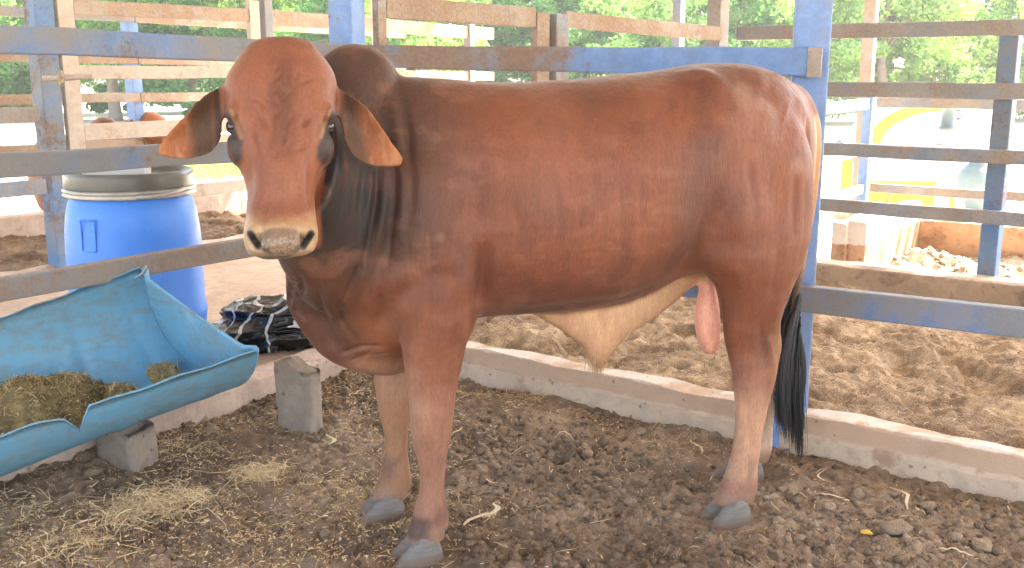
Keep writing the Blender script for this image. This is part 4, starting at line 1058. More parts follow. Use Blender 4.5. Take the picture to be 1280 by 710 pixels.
M['fibre'] = m_straw('bedding_fibre', [(.15, .10, .065), (.28, .195, .13), (.42, .31, .20), (.58, .46, .32)])
def fibre_obj(name, parts, mat, kind='stuff', parent=None):
    Vs, Fs, Ts, o_ = [], [], [], 0
    for v, f, t in parts: Vs.append(v); Fs.append(f + o_); Ts.append(t); o_ += len(v)
    me = np_mesh(name, np.vstack(Vs), np.vstack(Fs)); set_col(me, np.concatenate(Ts)[:, None].repeat(3, 1))
    o = link(name, me, mat, parent, False)
    return tag(o, kind=kind) if kind else o
# feed heap in the trough
def heap(name, label, spec, n_f, col_shift=0.):
    """spec: list of (u, ph, radius along, radius across, height)"""
    V_, F_ = [], []; nu, nph = 70, 50; pts = []
    ax = (TQ1 - TP1) / .51 + (TQ2 - TP2) / .86; ax /= np.linalg.norm(ax)
    u0, u1, a0, a1 = spec[0]
    for i in range(nu + 1):
        u = u0 + (u1 - u0) * i / nu
        A = TP1 + (TQ1 - TP1) * u; B = TP2 + (TQ2 - TP2) * u; m = (A + B) / 2
        for j in range(nph + 1):
            ph = a0 + (a1 - a0) * j / nph
            P = trough_pt(u, ph, -.005); inn = (m - P); inn /= np.linalg.norm(inn); inn = inn * .5 + np.array([0, 0, .6])
            h = -.004
            for cu, cp, ru, rp_, hh in spec[1]:
                h += (hh + .004) * math.exp(-(abs((u - cu) / ru) ** 2.6 + abs((ph - cp) / rp_) ** 2.6))
            pts.append(P + inn * h); V_.append(h)
    pts = np.array(pts); hs = np.array(V_)
    nz_ = (fbm(pts * 28, 3, 181) * .010 + np.abs(fbm(pts * 60, 2, 182)) * .006) * np.clip(hs / .02, 0, 1)
    pts[:, 2] += nz_
    m_ = nph + 1; i = np.arange(nu)[:, None] * m_ + np.arange(nph)[None]
    F = np.stack([i, i + m_, i + m_ + 1, i + 1], -1).reshape(-1, 4)
    F = F[(hs[F] > .001).all(1)]
    root = empty(name, pts[hs.argmax()], 0, label, 'feed')
    o = np.array(root.location)
    me = np_mesh('heap', pts - o, F); t = np.clip(.15 + .4 * fbm(pts * 18, 3, 183) + col_shift, 0, 1); set_col(me, t[:, None].repeat(3, 1)); link('heap', me, M['forage'], root)
    ok = np.where(hs > .004)[0]; pk_ = rng.choice(ok, n_f)
    cen = pts[pk_] + rng.normal(0, .004, (n_f, 3)) + [0, 0, .004]
    v, f, t = fibres(n_f, cen - o, rng.uniform(.010, .045, n_f), rng.uniform(.0015, .005, n_f), flat=.5)
    t = np.clip(t * .95 - .1 + col_shift + np.repeat(.35 * fbm(cen * 9, 2, 184), 8), 0, 1)
    fo = fibre_obj('loose_forage', [(v, f, t)], M['forage'], None, root); fo['kind'] = 'stuff'
heap('forage_heap', 'big heap of dull brown chopped forage at the left in the trough', ((.42, 1.55, 1.15, 2.75), [(.82, 1.75, .24, .50, .115), (1.05, 1.75, .30, .55, .13), (1.3, 1.8, .3, .5, .12), (.66, 1.55, .12, .30, .06)]), 9000)
heap('forage_heap', 'low fan of yellower husks at the front edge of the big forage heap', ((.34, 1.0, 1.3, 2.7), [(.58, 1.72, .15, .34, .055), (.47, 1.74, .10, .26, .036)]), 2600, .3)
heap('forage_heap', 'small pile of tan husk scraps alone near the right end of the trough', ((.0, .36, 1.1, 1.9), [(.16, 1.42, .075, .17, .03)]), 600, .32)

# drum ------------------------------------------------------------------
dc = np.array([-1.735, 4.47, .075])
drum = empty('plastic_drum', dc, 0, 'royal blue plastic drum with a clamped dark lid standing behind the left rails', 'drum')
R_ = .290
prof = [(.20, 0), (R_ - .03, .0), (R_ - .008, .014), (R_, .05), (R_ + .004, .22), (R_ + .012, .26), (R_ + .012, .28), (R_ + .004, .32), (R_ + .006, .55), (R_ + .001, .66), (R_ - .008, .73), (R_ - .02, .785), (R_ - .034, .81), (R_ - .036, .82)]
barrel_ = MB().lathe(prof, (0, 0, 0), 56).build('barrel', M['drum'], drum, True)
M['lidm'] = m_plain('dull_metal_lid', (.125, .125, .11), .3, .5, 9, .5)
M['clamp'] = m_plain('galvanised_clamp_ring', (.36, .34, .30), .35, .6, 20, .35); M['clamp'].node_tree.nodes['Principled BSDF'].inputs['Metallic'].default_value = .3
MB().lathe([(R_ - .03, .845), (R_ - .014, .848), (R_ - .010, .865), (R_ - .014, .905), (R_ - .012, .925), (R_ - .022, .93), (R_ - .03, .92), (R_ - .035, .90), (.05, .897), (.01, .897)], (0, 0, 0), 56).build('lid', M['lidm'], drum, True)
ring_ = MB().lathe([(R_ - .036, .818), (R_ - .012, .818), (R_ - .002, .826), (R_ - .012, .834), (R_ - .006, .84), (R_ - .002, .848), (R_ - .012, .856), (R_ - .03, .856)], (0, 0, 0), 56).build('clamp_ring', M['clamp'], drum, True)
av = math.radians(-62)
lv = lambda a_, z, r_=R_: (r_ * math.cos(a_), r_ * math.sin(a_), z)
MB().tube([lv(av - .05, .833, R_ + .004), lv(av + .2, .834, R_ + .014), lv(av + .5, .842, R_ + .012), lv(av + .72, .855, R_ + .016)], [.009, .010, .009, .012], 8).build('clamp_lever', M['clamp'], ring_, True)
# raised panel moulded on the front
def panel(a0, a1, z0, z1):
    bm = MB()
    for (aa, za, ab, zb_) in ((a0, z0, a1, z0), (a0, z1, a1, z1), (a0, z0, a0, z1), (a1, z0, a1, z1)):
        pts = [lv(aa + (ab - aa) * k_ / 5, za + (zb_ - za) * k_ / 5, R_ + .0035) for k_ in range(6)]
        bm.tube(pts, .004, 6)
    return bm.build('moulded_panel', M['drum'], barrel_, True)
panel(math.radians(-115), math.radians(-101), .60, .735)
wb = empty('white_tray', dc + [-.045, -.02, .90], 0, 'white plastic tray lying on the lid of the blue drum', 'tray')
M['whitep'] = m_plain('white_plastic', (.72, .71, .69), .4, .4, 15, .08)
t = MB(); t.box((0, 0, .006), (.26, .20, .008), .2, .002)
for sx, sy, lx, ly in ((0, .097, .26, .008), (0, -.097, .26, .008), (.127, 0, .008, .188), (-.127, 0, .008, .188)):
    c_, s_ = math.cos(.2), math.sin(.2); t.box((sx * c_ - sy * s_, sx * s_ + sy * c_, .045), (lx, ly, .07), .2, .002)
t.build('tray', M['whitep'], wb)

# black bag --------------------------------------------------------------
bm_ = bmesh.new(); bmesh.ops.create_icosphere(bm_, subdivisions=6, radius=1); Xb = np.array([v.co[:] for v in bm_.verts]); Fb = np.array([[v.index for v in f.verts] for f in bm_.faces]); bm_.free()
def ridge(P, sc, sd_): return 1 - np.abs(vnoise(P * sc, sd_))
rad = 1 + .20 * vnoise(Xb * 1.6, 201) + .22 * (ridge(Xb + .3 * vnoise(Xb * 2, 207)[:, None], 2.3, 202) ** 3 - .4) + .07 * (ridge(Xb, 5.2, 203) ** 3 - .4) + .025 * ridge(Xb, 12, 204) ** 2
Xb = Xb * rad[:, None] * np.array([.27, .19, .15]); Xb[:, 2] = np.maximum(Xb[:, 2], -.085 + .012 * vnoise(Xb * 14, 205)); Xb[:, 0] += .0
me = np_mesh('plastic_bag', Xb, Fb)
k = NT('black_bag_film'); n = k.noise(30, 3); wv = k.n('ShaderNodeTexWave'); wv.inputs['Scale'].default_value = 1.7; wv.inputs['Distortion'].default_value = 16; wv.inputs['Detail'].default_value = 2; wv.inputs['Detail Scale'].default_value = 1.6
k.l(k.co, wv.inputs['Vector'])
M['bag'] = k.fin(k.mix(k.ramp(k.math('ADD', wv.outputs['Fac'], k.math('MULTIPLY', k.noise(5, 3), .55)), 1.18, 1.21), (.008, .008, .009), (.60, .57, .53)), .17, k.bump(n, .15, .004), .7)  # white wave streaks are painted highlights on the black film
bag = link('rubbish_bag', me, M['bag']); bag.location = (-1.22, 4.86, .165); bag.rotation_euler = (0, 0, .15)
tag(bag, 'crumpled shiny black plastic bag on the alley floor right of the trough', 'bag')
# concrete stubs ---------------------------------------------------------
def stub(name, c, size, rz, tilt, label, seed):
    bm = bmesh.new(); bmesh.ops.create_cube(bm, size=1); bmesh.ops.subdivide_edges(bm, edges=bm.edges[:], cuts=7, use_grid_fill=True)
    Xs = np.array([v.co[:] for v in bm.verts]); top = Xs[:, 2] > .2
    nz_ = fbm(Xs * 3 + seed, 3, seed); 
    Y = Xs * (1 + .0 * nz_[:, None]); Y = Y * np.asarray(size); corner = (np.abs(Xs) > .42).sum(1)
    Y *= (1 - .05 * np.clip(corner - 1, 0, 2) * (1 + 1.2 * nz_))[:, None]
    Y += nz_[:, None] * .008; Y[:, 2] -= np.where(Xs[:, 2] > .45, .02 * np.abs(vnoise(Xs * 4, seed + 3)) + .10 * (Xs[:, 0] > -.1) * (Xs[:, 0] + .1), 0)
    for v, y in zip(bm.verts, Y): v.co = y
    me = bpy.data.meshes.new(name); bm.to_mesh(me); bm.free()
    o = link(name, me, M['stub']); o.location = c; o.rotation_euler = (tilt[0], tilt[1], rz)
    return tag(o, label, 'block', 'concrete stubs under the trough')
sc_ = atz(372, 540, 0)
stub('concrete_stub', (sc_[0] + .0, sc_[1] + .05, .115), (.18, .085, .36), math.radians(-26), (-.05, -.02), 'grey broken concrete stub standing free between the trough and the bull\'s forelegs', 211)
sc_ = atz(157, 592, 0)
stub('concrete_stub', (sc_[0] - .02, sc_[1] + .08, .06), (.17, .14, .26), math.radians(-20), (.06, .03), 'low crusted concrete stub wedged under the front of the trough', 221)

# ---------------------------------------------------------------- litter
def ico(sub, seed, amp=.3):
    b = bmesh.new(); bmesh.ops.create_icosphere(b, subdivisions=sub, radius=1); X = np.array([v.co[:] for v in b.verts]); F = np.array([[v.index for v in f.verts] for f in b.faces]); b.free()
    X = X * (1 + amp * vnoise(X * 1.3 + seed, seed) + amp * .8 * vnoise(X * 3 + seed, seed + 1))[:, None] * np.array([1, .8, .6]); return X, F
def scatter(shapes, cen, size, tint):
    Vs, Fs, Cs, o_ = [], [], [], 0
    for kk, (X, F) in enumerate(shapes):
        sel = np.where(np.arange(len(cen)) % len(shapes) == kk)[0]; n = len(sel)
        if not n: continue
        a = rng.uniform(0, 6.28, n); b = rng.normal(0, .5, n); ca, sa, cb_, sb = np.cos(a), np.sin(a), np.cos(b), np.sin(b)
        Rm = np.stack([np.stack([ca, -sa * cb_, sa * sb], -1), np.stack([sa, ca * cb_, -ca * sb], -1), np.stack([0 * a, sb, cb_], -1)], 1)
        P = np.einsum('nij,vj->nvi', Rm, X) * size[sel][:, None, None] + cen[sel][:, None]
        Vs.append(P.reshape(-1, 3)); Fs.append((F[None] + (np.arange(n) * len(X))[:, None, None] + o_).reshape(-1, 3)); o_ += n * len(X)
        Cs.append(np.repeat(tint[sel], len(X), 0))
    return np.vstack(Vs), np.vstack(Fs), np.vstack(Cs)
def pen_points(n):
    p = rng.uniform(.95, 3.55, n); q = rng.uniform(-3.3, .35, n); return p, q, p[:, None] * U + q[:, None] * V
def near_feet(X, r):
    m = np.zeros(len(X), bool)
    for f in FEET_W: m |= np.hypot(X[:, 0] - f[0], X[:, 1] - f[1]) < r
    return m
n = 26000; p, q, X = pen_points(n)
dens = np.clip(.35 + .5 * sstep(-2.6, -1.6, q) + .9 * fbm(X[:, :2] * 2.2, 3, 231), 0, 1.2); keepm = (rng.random(n) < dens)
size = .003 + .0145 * rng.random(n) ** 3.4 + .020 * (rng.random(n) < .02) * rng.random(n)
keepm &= ~(near_feet(X, .12) & (size > .006))
X, size = X[keepm], size[keepm]; X[:, 2] = soil_h(X) + size * .16
tn = soil_c(X) * rng.uniform(.6, 1.2, (len(X), 1))
v, f, c = scatter([ico(1, 240 + i, .48) for i in range(12)], X, size, tn); me = np_mesh('soil_clods', v, f); set_col(me, c); tag(link('soil_clods', me, M['clod']), kind='stuff')
# bigger lumps, each its own object
lumps = [(1120, 672, .045, 'largest brown earth clod, right of the yellow leaf'), (1225, 690, .035, 'big flat clod at the lower right beside the pale root'), (1036, 640, .024, 'small clod under the wavy pale stalk'), (1160, 640, .024, 'rounded clod at the end of the long bent husk'),
         (735, 565, .024, 'round clod on the dark soil below the pale strip under the belly'), (652, 632, .022, 'clod just right of the upright husk scrap'), (790, 628, .024, 'rounded clod midway between the near forehoof and hind hoof'), (905, 690, .022, 'clod in front of the near hind hoof'),
         (610, 572, .022, 'clod on the soil right of the near knee'), (265, 545, .032, 'dark clod in the litter left of the grey stub'), (118, 598, .032, 'clod at the foot of the low crusted stub'), (85, 675, .028, 'clod in the straw at the lower left')]
for i, (px, py, r_, lab) in enumerate(lumps):
    Xl, Fl = ico(3, 300 + i, .32); Xl = Xl * (1 + .05 * vnoise(Xl * 9, 330 + i))[:, None]
    P = atz(px, py, 0); P[2] = soil_h(P[None])[0] + r_ * .3
    me = np_mesh('soil_lump', Xl * r_, Fl); set_col(me, np.tile(soil_c(P[None]) * 1.15, (len(Xl), 1)))
    o = link('soil_lump', me, M['clod']); o.location = P; o.rotation_euler = (0, 0, i)
    tag(o, lab, 'clod', 'earth clods on the pen floor')
# straw litter
def straw_pts(n, fn):
    p, q, X = pen_points(n * 3); w_ = fn(p, q, X); X = X[rng.random(len(X)) < w_][:n]; X[:, 2] = soil_h(X) + .004; return X
left = lambda p, q, X: np.clip(.9 * sstep(-1.4, -2.4, q + .35 * fbm(X[:, :2] * 1.8, 3, 251)) * (.55 + .6 * fbm(X[:, :2] * 3.5, 3, 252)) , .02, 1)
X = straw_pts(42000, left); n = len(X); a = fibres(n, X, rng.uniform(.005, .022, n), rng.uniform(.0018, .0055, n), flat=.25)
X = straw_pts(2600, lambda p, q, X: np.clip(left(p, q, X) * .8 + .10, 0, 1)); n = len(X); b = fibres(n, X + [0, 0, .003], rng.uniform(.03, .085, n), rng.uniform(.0012, .003, n), flat=.15, curl=.7, seg=5)
tuftc = [(atz(185, 638, 0), .15, 700), (atz(325, 598, 0), .09, 460), (atz(240, 640, 0), .10, 160), (atz(30, 640, 0), .12, 120), (atz(90, 690, 0), .14, 220), (atz(215, 565, 0), .1, 120)]
tl = []
for c, r_, n in tuftc:
    P = c + rng.normal(0, 1, (n, 3)) * [r_ * .55, r_ * .5, 0]; P[:, 2] = soil_h(P) + rng.random(n) * .022 + .004
    v_, f_, t_ = fibres(n, P, rng.uniform(.03, .11, n), rng.uniform(.0012, .0032, n), flat=.2, curl=.6, seg=5); tl.append((v_, f_, np.clip(.5 + .5 * t_, 0, 1)))
fibre_obj('straw_litter', [a, b] + tl, M['straw'])
# single dry husks that can be picked out
M['husk'] = m_plain('dry_husk', (.62, .49, .32), .75, .25, 60, .25)
husks = [((582, 662), (618, 640), .013, 'broad pale dry husk lying beside the nearest forehoof'), ((614, 636), (616, 662), .018, 'upright split scrap of husk at the end of the broad husk'), ((693, 546), (718, 548), .008, 'short whitish husk strip on the dark soil under the belly'), ((868, 548), (874, 568), .009, 'curled tan husk on the soil left of the hind legs'),
         ((558, 548), (582, 540), .006, 'thin pale stalk on the soil right of the near knee'), ((596, 600), (622, 604), .006, 'thin straw lying right of the near foreleg'), ((1115, 612), (1142, 644), .012, 'long bent husk on the right soil'), ((1142, 644), (1156, 650), .006, 'little curled end beyond the long bent husk'),
         ((1018, 622), (1055, 630), .007, 'wavy pale stalk on the soil below the tail'), ((1020, 618), (1032, 598), .006, 'short stalk standing above the wavy pale stalk'), ((990, 624), (1010, 626), .005, 'pale straw left of the wavy stalk'), ((1172, 694), (1216, 702), .009, 'long pale root at the lower right edge'), ((437, 500), (462, 490), .007, 'straw stalk on the soil left of the far foreleg'), ((408, 552), (416, 572), .014, 'pale yellow husk standing right of the grey stub'),
         ((30, 612), (70, 600), .006, 'straw below the left end of the trough')]
for (a_, b_, w_, lab) in husks:
    A_, B_ = atz(*a_), atz(*b_); n_ = 9; d = B_ - A_; L = np.linalg.norm(d); sd_ = np.cross(d / L, [0, 0, 1]); bm = bmesh.new(); rows = []
    if lab.startswith(('upright', 'pale yellow', 'short stalk')): A_ = A_ * .5 + B_ * .5; B_ = A_ + np.array([.006, .01, .04]); d = B_ - A_; sd_ = np.array([1., .2, 0])
    base = min(soil_h(A_[None])[0], soil_h(B_[None])[0])
    for i in range(n_):
        u_ = i / (n_ - 1); c = A_ + d * u_ + sd_ * (.10 * L * math.sin(u_ * 5 + a_[0])) ; 
        if d[2] < .02: c[2] = soil_h(c[None])[0] + .006 + .010 * math.sin(math.pi * u_)
        else: c[2] = base + .004 + d[2] * u_
        ww = w_ * (.25 + .75 * math.sin(math.pi * min(1, u_ * .85 + .12))) * .6
        rows.append([bm.verts.new(c - sd_ * ww), bm.verts.new(c + np.array([0, 0, w_ * .22])), bm.verts.new(c + sd_ * ww)])
    for r0, r1 in zip(rows, rows[1:]):
        for j in (0, 1): bm.faces.new((r0[j], r0[j + 1], r1[j + 1], r1[j]))
    me = bpy.data.meshes.new('dry_husk'); bm.to_mesh(me); bm.free(); tag(link('dry_husk', me, M['husk']), lab, 'husk', 'dry husks scattered on the pen soil')
yl = atz(1083, 672, 0); yl[2] = soil_h(yl[None])[0] + .012
bm = bmesh.new(); bmesh.ops.create_uvsphere(bm, u_segments=14, v_segments=8, radius=1); bmesh.ops.scale(bm, vec=(.020, .010, .006), verts=bm.verts)
for v_ in bm.verts: v_.co.z += -.25 * abs(v_.co.x)
me = bpy.data.meshes.new('yellow_leaf'); bm.to_mesh(me); bm.free(); o = link('yellow_leaf', me, m_plain('yellow_leaf', (.62, .40, .05), .6)); o.location = yl; o.rotation_euler = (.2, .1, -.3); tag(o, 'small yellow fallen leaf on the soil at lower right', 'leaf')
# fibres on the beddings
def bed_fib(n, p0, p1, q0, q1, hf):
    p = rng.uniform(p0, p1, n); q = rng.uniform(q0, q1, n); X = p[:, None] * U + q[:, None] * V; X[:, 2] = hf(X, p, q) + .004
    return fibres(n, X, rng.uniform(.010, .05, n), rng.uniform(.0015, .0045, n), flat=.25)
fibre_obj('bedding_fibres', [bed_fib(30000, 3.68, 6.15, -3.2, 1.2, bed_h(.085, 1.15)), bed_fib(3000, 3.0, 6.5, -8.1, -6.6, bed_h(.10, 1.2, 150))], M['fibre'])
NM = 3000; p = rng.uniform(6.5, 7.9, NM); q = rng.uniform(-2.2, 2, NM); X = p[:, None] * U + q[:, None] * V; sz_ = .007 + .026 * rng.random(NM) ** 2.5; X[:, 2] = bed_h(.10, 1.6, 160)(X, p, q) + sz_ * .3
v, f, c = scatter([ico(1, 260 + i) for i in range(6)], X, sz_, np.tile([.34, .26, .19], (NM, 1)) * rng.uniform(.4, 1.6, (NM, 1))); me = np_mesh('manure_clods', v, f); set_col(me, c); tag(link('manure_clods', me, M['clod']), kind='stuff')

# ---------------------------------------------------------------- second zebu, lying in the back pen behind the gate
def build_calf():
    P = Parts()
    T = crom([(-.62, .62, .30, .45, .08, 2), (-.55, .74, .14, .45, .18, 2.1), (-.40, .80, .08, .45, .25, 2.2), (-.1, .83, .06, .45, .28, 2.2), (.2, .86, .06, .46, .26, 2.2), (.40, .90, .10, .5, .20, 2.1), (.52, .84, .25, .55, .12, 2)], 4)
    P.add([side_ring(*r) for r in T])
    P.ell((.28, 0, .88), (.17, .10, .125))
    K = crom([(.35, 0, .70, .20, .24, .15), (.52, .01, .78, .17, .20, .12), (.66, .02, .88, .14, .16, .10), (.76, .02, .95, .11, .12, .085)], 4)
    P.add(tube_rings(K[:, :3], K[:, 3], K[:, 4], K[:, 5]))
    Hd = crom([(.68, .02, .90, .08, .09, .09), (.74, .02, .92, .13, .13, .125), (.82, .02, .91, .145, .15, .135), (.92, .02, .86, .13, .14, .12), (1.01, .02, .80, .09, .11, .09), (1.08, .02, .75, .075, .085, .075), (1.12, .02, .72, .05, .05, .05)], 4)
    P.add(tube_rings(Hd[:, :3], Hd[:, 3], Hd[:, 4], Hd[:, 5]))
    for sg in (1, -1):
        E_ = crom([(.75, sg * .09, .98, .04, .015), (.72, sg * .15, .93, .055, .014), (.69, sg * .20, .86, .055, .012), (.67, sg * .24, .79, .02, .01)], 4)
        P.add(tube_rings(E_[:, :3], E_[:, 3], E_[:, 3], E_[:, 4], n=16, up=(0, 0, 1)))
        for s0, s1 in ((.35, .62), (-.35, -.10)):
            L = crom([(s0, sg * .22, .28, .10, .10, .07), (s0 + .1, sg * .27, .16, .075, .075, .06), (s1, sg * .28, .08, .05, .05, .045), (s1 + .16, sg * .26, .055, .04, .04, .035)], 4)
            P.add(tube_rings(L[:, :3], L[:, 3], L[:, 4], L[:, 5], n=16))
    X, F = P.remesh(.011); X = smooth(X, edges_of(F), np.full(len(X), .5), 8); N = normals(X, F)
    C = np.tile(np.array([.26, .095, .038]), (len(X), 1)) * (1 + .2 * fbm(X * 5, 3, 401))[:, None]
    m = sstep(.78, .9, X[:, 2]) * sstep(.65, .5, X[:, 0]); C = C + (np.array([.13, .06, .03]) - C) * m[:, None] * .7
    me = np_mesh('calf_body', X, F); set_col(me, C, 'coat'); return me
calf = empty('calf', tuple(at(150, 300, 9.35)[:2]) + (.08,), 0, 'smaller red brown zebu lying behind the gate, only head and hump showing', 'calf')
link('body', build_calf(), M['coat'], calf)
for sg in (1, -1): MB().lathe([(.02 * math.sin(a), -.02 * math.cos(a)) for a in np.linspace(.05, math.pi - .05, 10)], (.80, .02 + sg * .125, .945), 14).build('eye', M['eye'], calf, True)
hp = at(188, 152, 9.35)
calf.rotation_euler = (0, 0, -.35)
cr, sr_ = math.cos(-.35), math.sin(-.35)
calf.location = (hp[0] - (.83 * cr), hp[1] - (.83 * sr_), hp[2] - .965)

# ---------------------------------------------------------------- things in the sunlit yard at right
M['yellow'] = m_plain('yellow_paint', (.80, .62, .05), .35, .5, 6, .08)
M['white'] = m_plain('white_paint_and_glare', (.80, .80, .78), .4, .5, 6, .05)
M['slate'] = m_plain('slate_grey_metal', (.10, .15, .17), .5, .5, 12, .3)
tc_ = at(1083, 250, 10.6)
tank = empty('machine_hood', (tc_[0], tc_[1], -.1), -.12, 'white machine hood with a curved yellow edge and yellow skirt standing in the sunlit yard', 'machine')
HW, HH, H0_ = 1.02, 1.16, .12
prof = [(0, H0_ + .30), (0, .86)] + [(.72 * (1 - math.cos(a)), .86 + .40 * math.sin(a)) for a in np.linspace(.1, math.pi / 2, 14)] + [(HW + .15, 1.26), (HW + .28, 1.16), (HW + .28, H0_ + .30)]
def extr(prof, y0, y1, name, mat):
    bm = bmesh.new(); A = [bm.verts.new((x, y0, z)) for x, z in prof]; B = [bm.verts.new((x, y1, z)) for x, z in prof]
    for i in range(len(prof)): j = (i + 1) % len(prof); bm.faces.new((A[i], A[j], B[j], B[i]))
    bm.faces.new(A[::-1]); bm.faces.new(B); bmesh.ops.recalc_face_normals(bm, faces=bm.faces); me = bpy.data.meshes.new(name); bm.to_mesh(me); bm.free(); return link(name, me, mat, tank, False)
extr(prof, .02, 1.1, 'hood', M['white'])  # blown-out sun glare is put into the white of this body
o_ = [(x, z) for x, z in prof[1:16]]; cx_ = .74
inn = [(x + .10 * (1 - i / 18), z - .075) for i, (x, z) in enumerate(o_)]
extr([(x - .01, z + .02) for x, z in o_] + inn[::-1], -.02, .06, 'edge_band', M['yellow'])
extr([(-.02, H0_), (-.02, H0_ + .32), (HW + .30, H0_ + .32), (HW + .30, H0_)], 0, 1.1, 'skirt', M['yellow'])
extr([(.215, H0_ + .02), (.215, H0_ + .31), (.23, H0_ + .31), (.23, H0_ + .02)], -.006, .03, 'seam', M['slate'])
extr([(-.26, H0_), (-.26, .80), (-.15, .80), (-.15, H0_)], .1, .6, 'side_guard', M['yellow'])
MB().beam((-.34, .05, .86), (-.08, .05, .60), .06, .07).build('stay', M['slate'], tank)
for x in (.1, 1.0):
    for y in (.2, .9): MB().lathe([(.05, 0), (.13, .01), (.13, .09), (.05, .10)], (x, y, .13), 20, (0, 1, 0)).build('wheel', M['slate'], tank, True)
pp = at(1181, 205, 8.9)
pump = empty('hand_pump', (pp[0], pp[1], -.1), 0, 'slate grey pump head on a pale braced post before the white machine', 'pump')
z0 = at(1180, 250, 8.9)[2] - -.1; zt = at(1180, 150, 8.9)[2] + .1
MB().beam((0, 0, 0), (0, 0, zt - .1), .09, .09, up=(1, 0, 0)).build('post', M['white'], pump)
MB().beam((.03, 0, zt - .42), (.34, .02, .02), .06, .05).build('brace', M['white'], pump)
MB().lathe([(.05, -.13), (.085, -.125), (.085, -.09), (.065, -.08), (.062, .09), (.075, .10), (.075, .115), (.03, .13)], (0, 0, zt + .03), 24).build('pump_head', M['slate'], pump, True)
MB().tube([(.06, 0, zt + .08), (.12, 0, zt + .09), (.13, 0, zt + .04), (.065, 0, zt - .0)], .014, 8).build('handle', M['slate'], pump, True)
MB().beam((-.09, 0, zt - .22), (.11, 0, zt - .22), .06, .03).build('bracket', M['slate'], pump)
cnp = at(1218, 245, 9.3)
MB().lathe([(.12, 0), (.15, .01), (.15, .36), (.12, .42), (.07, .46), (.07, .50), (.085, .51), (.03, .52)], (0, 0, 0), 28).build('milk_can', M['slate'], None, True)
mc = bpy.data.objects['milk_can']; mc.location = (cnp[0], cnp[1], .17); mc.scale = (1.1, 1.1, 1.0); tag(mc, 'dark teal metal can on a block right of the pump brace', 'can')
tag(MB().box((cnp[0], cnp[1], .035), (.5, .5, .27), .3, .02).build('concrete_block', M['kerb_pale']), 'pale concrete block under the dark can', 'block')

# ---------------------------------------------------------------- trees
def m_leaf(name, a, b):
    k = NT(name); t = k.attr('tint'); oi = k.n('ShaderNodeObjectInfo')
    c = k.mix(t, a, b); c = k.mix(k.math('MULTIPLY', oi.outputs['Random'], .5), c, tuple(x * y for x, y in zip(b, (1.25, 1.1, .7))))
    k.fin(c, .5, None, .4)
    tr = k.n('ShaderNodeBsdfTranslucent'); mx = k.n('ShaderNodeMixShader'); mx.inputs[0].default_value = .5
    k.l(k.mix(1, c, (1.3, 1.5, .6), 'MULTIPLY'), tr.inputs[0]); k.l(k.b.outputs[0], mx.inputs[1]); k.l(tr.outputs[0], mx.inputs[2]); k.l(mx.outputs[0], k.out.inputs[0])
    return k.m
M['leaf'] = m_leaf('tree_leaves', (.065, .165, .055), (.155, .31, .10))
M['leaf2'] = m_leaf('light_tree_leaves', (.10, .20, .065), (.24, .37, .13))
M['bark'] = m_plain('tree_bark', (.26, .20, .15), .9, .2, 8, .4, .5, .05)
def make_tree(seed, hgt, rad, base, nclump, per, leaf, mat):
    r = np.random.default_rng(seed)
    cl = []
    while len(cl) < nclump:
        d = r.normal(0, 1, 3); d /= np.linalg.norm(d); k_ = r.random() ** .45
        c = np.array([d[0] * rad * k_, d[1] * rad * k_, base + (hgt - base) * (.5 + .5 * d[2] * k_)])
        if vnoise(c[None] * .5, seed)[0] > -.45: cl.append(c)
    cl = np.array(cl); n = nclump * per
    rc = r.uniform(.35, 1.0, nclump) * rad * .26
    ci = np.repeat(np.arange(nclump), per); dd = r.normal(0, 1, (n, 3)); dd /= np.linalg.norm(dd, axis=1)[:, None]
    P = cl[ci] + dd * (rc[ci] * r.random(n) ** .4)[:, None] * [1, 1, .75]
    P[:, 2] = np.maximum(P[:, 2], .05)
    a = r.normal(0, 1, (n, 3)); a[:, 2] -= .5; a /= np.linalg.norm(a, axis=1)[:, None]; b_ = np.cross(a, dd + r.normal(0, .5, (n, 3))); b_ /= np.linalg.norm(b_, axis=1)[:, None]
    L = leaf * r.uniform(.6, 1.4, n)[:, None]; W = L * .42
    nn = np.cross(a, b_)
    Q = np.stack([P - a * L * .5, P + b_ * W + nn * W * .3, P + a * L * .5, P - b_ * W + nn * W * .3], 1).reshape(-1, 3)
    F = np.arange(n * 4).reshape(n, 4)
    me = np_mesh('crown', Q, F); t = np.repeat(np.clip(.5 + .35 * r.normal(0, 1, nclump)[ci] + .2 * r.normal(0, 1, n), 0, 1), 4); set_col(me, t[:, None].repeat(3, 1)); me.materials.append(mat)
    mb = MB(); th = base + (hgt - base) * .35; w1 = np.array([r.normal(0, .15), r.normal(0, .15), th * .5]); top = np.array([r.normal(0, .2), r.normal(0, .2), th])
    mb.tube([(0, 0, -.2), (0, 0, .3), w1, top], [rad * .085, rad * .065, rad * .05, rad * .035], 9)
    for i in r.choice(nclump, min(9, nclump), False):
        c = cl[i]; s0 = w1 + (top - w1) * r.random(); mb.tube([s0, s0 * .5 + c * .5 + [0, 0, .1 * rad], c], [rad * .03, rad * .02, rad * .008], 6)
    t_ = bpy.data.meshes.new('trunk'); mb.bm.to_mesh(t_); mb.bm.free(); t_.materials.append(M['bark'])
    t_.polygons.foreach_set('use_smooth', np.ones(len(t_.polygons), bool))
    return me, t_
KT = [make_tree(501, 7.5, 3.0, .0, 110, 330, .135, M['leaf']), make_tree(502, 9.0, 3.4, .3, 100, 330, .15, M['leaf']), make_tree(503, 6.0, 2.8, 0, 100, 320, .13, M['leaf2']), make_tree(504, 10., 3.2, 1.6, 90, 320, .15, M['leaf2'])]
r = np.random.default_rng(77)
kinds = ['dense dark green tree', 'tall mid green tree', 'bushy light green tree', 'loose pale green tree']
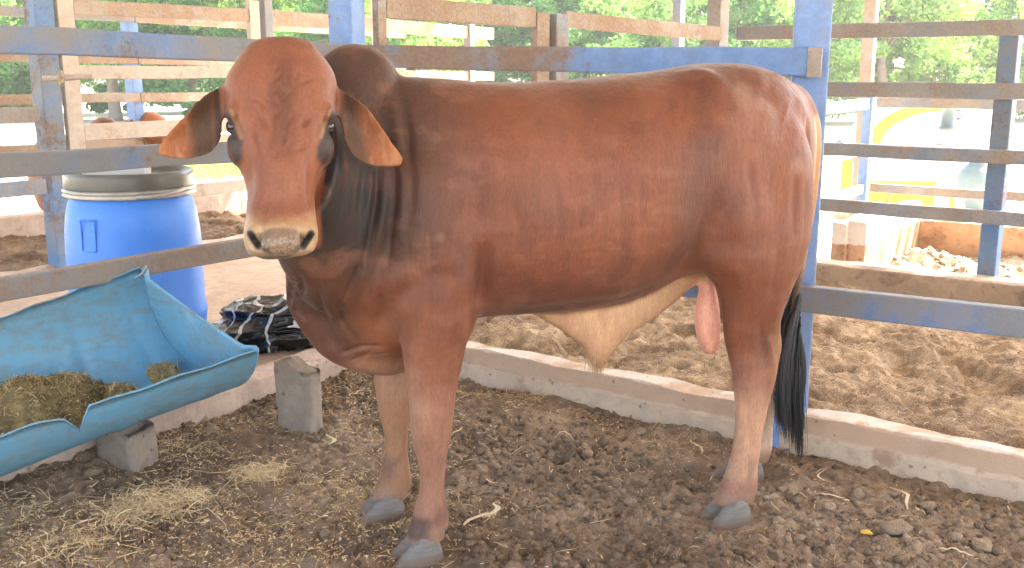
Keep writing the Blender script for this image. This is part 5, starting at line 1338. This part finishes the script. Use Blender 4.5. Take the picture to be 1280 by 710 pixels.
ORD = ['leftmost', 'second', 'third', 'fourth', 'fifth', 'sixth', 'seventh', 'eighth', 'ninth', 'tenth', 'eleventh', 'twelfth', 'thirteenth', 'fourteenth', 'fifteenth', 'sixteenth', 'seventeenth', 'eighteenth']
def place_tree(px, Y, kd, rz, sc, row, k_, n_):
    c, tk = KT[kd]; P = at(px, 120, Y)
    od = 'leftmost' if k_ == 0 else 'rightmost' if k_ == n_ - 1 else ORD[k_] + ' from the left'
    e = empty('tree', (P[0], P[1], -.1), rz, kinds[kd] + ', ' + od + ' in the ' + row + ' row behind the fences', 'tree', 'trees along the far side of the yard')
    e.scale = sc
    for nm, me in (('crown', c), ('trunk', tk)):
        o = bpy.data.objects.new(nm, me); COL.objects.link(o); o.parent = e
R1 = list(range(-60, 1400, 96)); R2 = list(range(-70, 1420, 112))
for i, px in enumerate(R1):
    kd = (0, 2, 1, 0, 3, 0, 2, 1)[i % 8]
    if px > 850 and kd == 0: kd = 2
    place_tree(px + r.uniform(-20, 20), 37 + r.uniform(-3, 3), kd, r.uniform(0, 6), (r.uniform(1, 1.25),) * 2 + (r.uniform(.85, 1.15),), 'front', i, len(R1))
for i, px in enumerate(R2):
    kd = (1, 3, 0, 1, 0, 3)[i % 6]
    place_tree(px + r.uniform(-25, 25), 48 + r.uniform(-3, 3), kd, r.uniform(0, 6), (r.uniform(1.2, 1.5),) * 2 + (r.uniform(1., 1.3),), 'back', i, len(R2))
# grass patch in the yard
gp_ = at(278, 215, 16.5)
n = 2500; P = np.c_[rng.normal(0, .45, n), rng.normal(0, .9, n), np.zeros(n)] + [gp_[0], gp_[1], -.1]
h = rng.uniform(.08, .28, n); tip = P + np.c_[rng.normal(0, .06, (n, 2)), h]
M['grass'] = m_hair('grass_blades', (.10, .17, .03), (.26, .34, .08))
tag(strands('yard_grass', P, tip, (P + tip) / 2 + rng.normal(0, .02, (n, 3)), np.full(n, .006), M['grass'], None, 4), kind='stuff')

# ---------------------------------------------------------------- haze box added to veil the far trees like glare
hz = MB().box((0, 22, 9.5), (200, 190, 21.5), 0, 0).build('haze', None)
hm_ = bpy.data.materials.new('haze_air'); hm_.use_nodes = True; ht = hm_.node_tree; ht.nodes.clear()
ho = ht.nodes.new('ShaderNodeOutputMaterial'); hv = ht.nodes.new('ShaderNodeVolumePrincipled'); hv.inputs['Color'].default_value = (.93, .95, .93, 1); hv.inputs['Density'].default_value = .0013
hv.inputs['Anisotropy'].default_value = .3
ht.links.new(hv.outputs[0], ho.inputs['Volume']); hz.data.materials.append(hm_); tag(hz, kind='stuff')
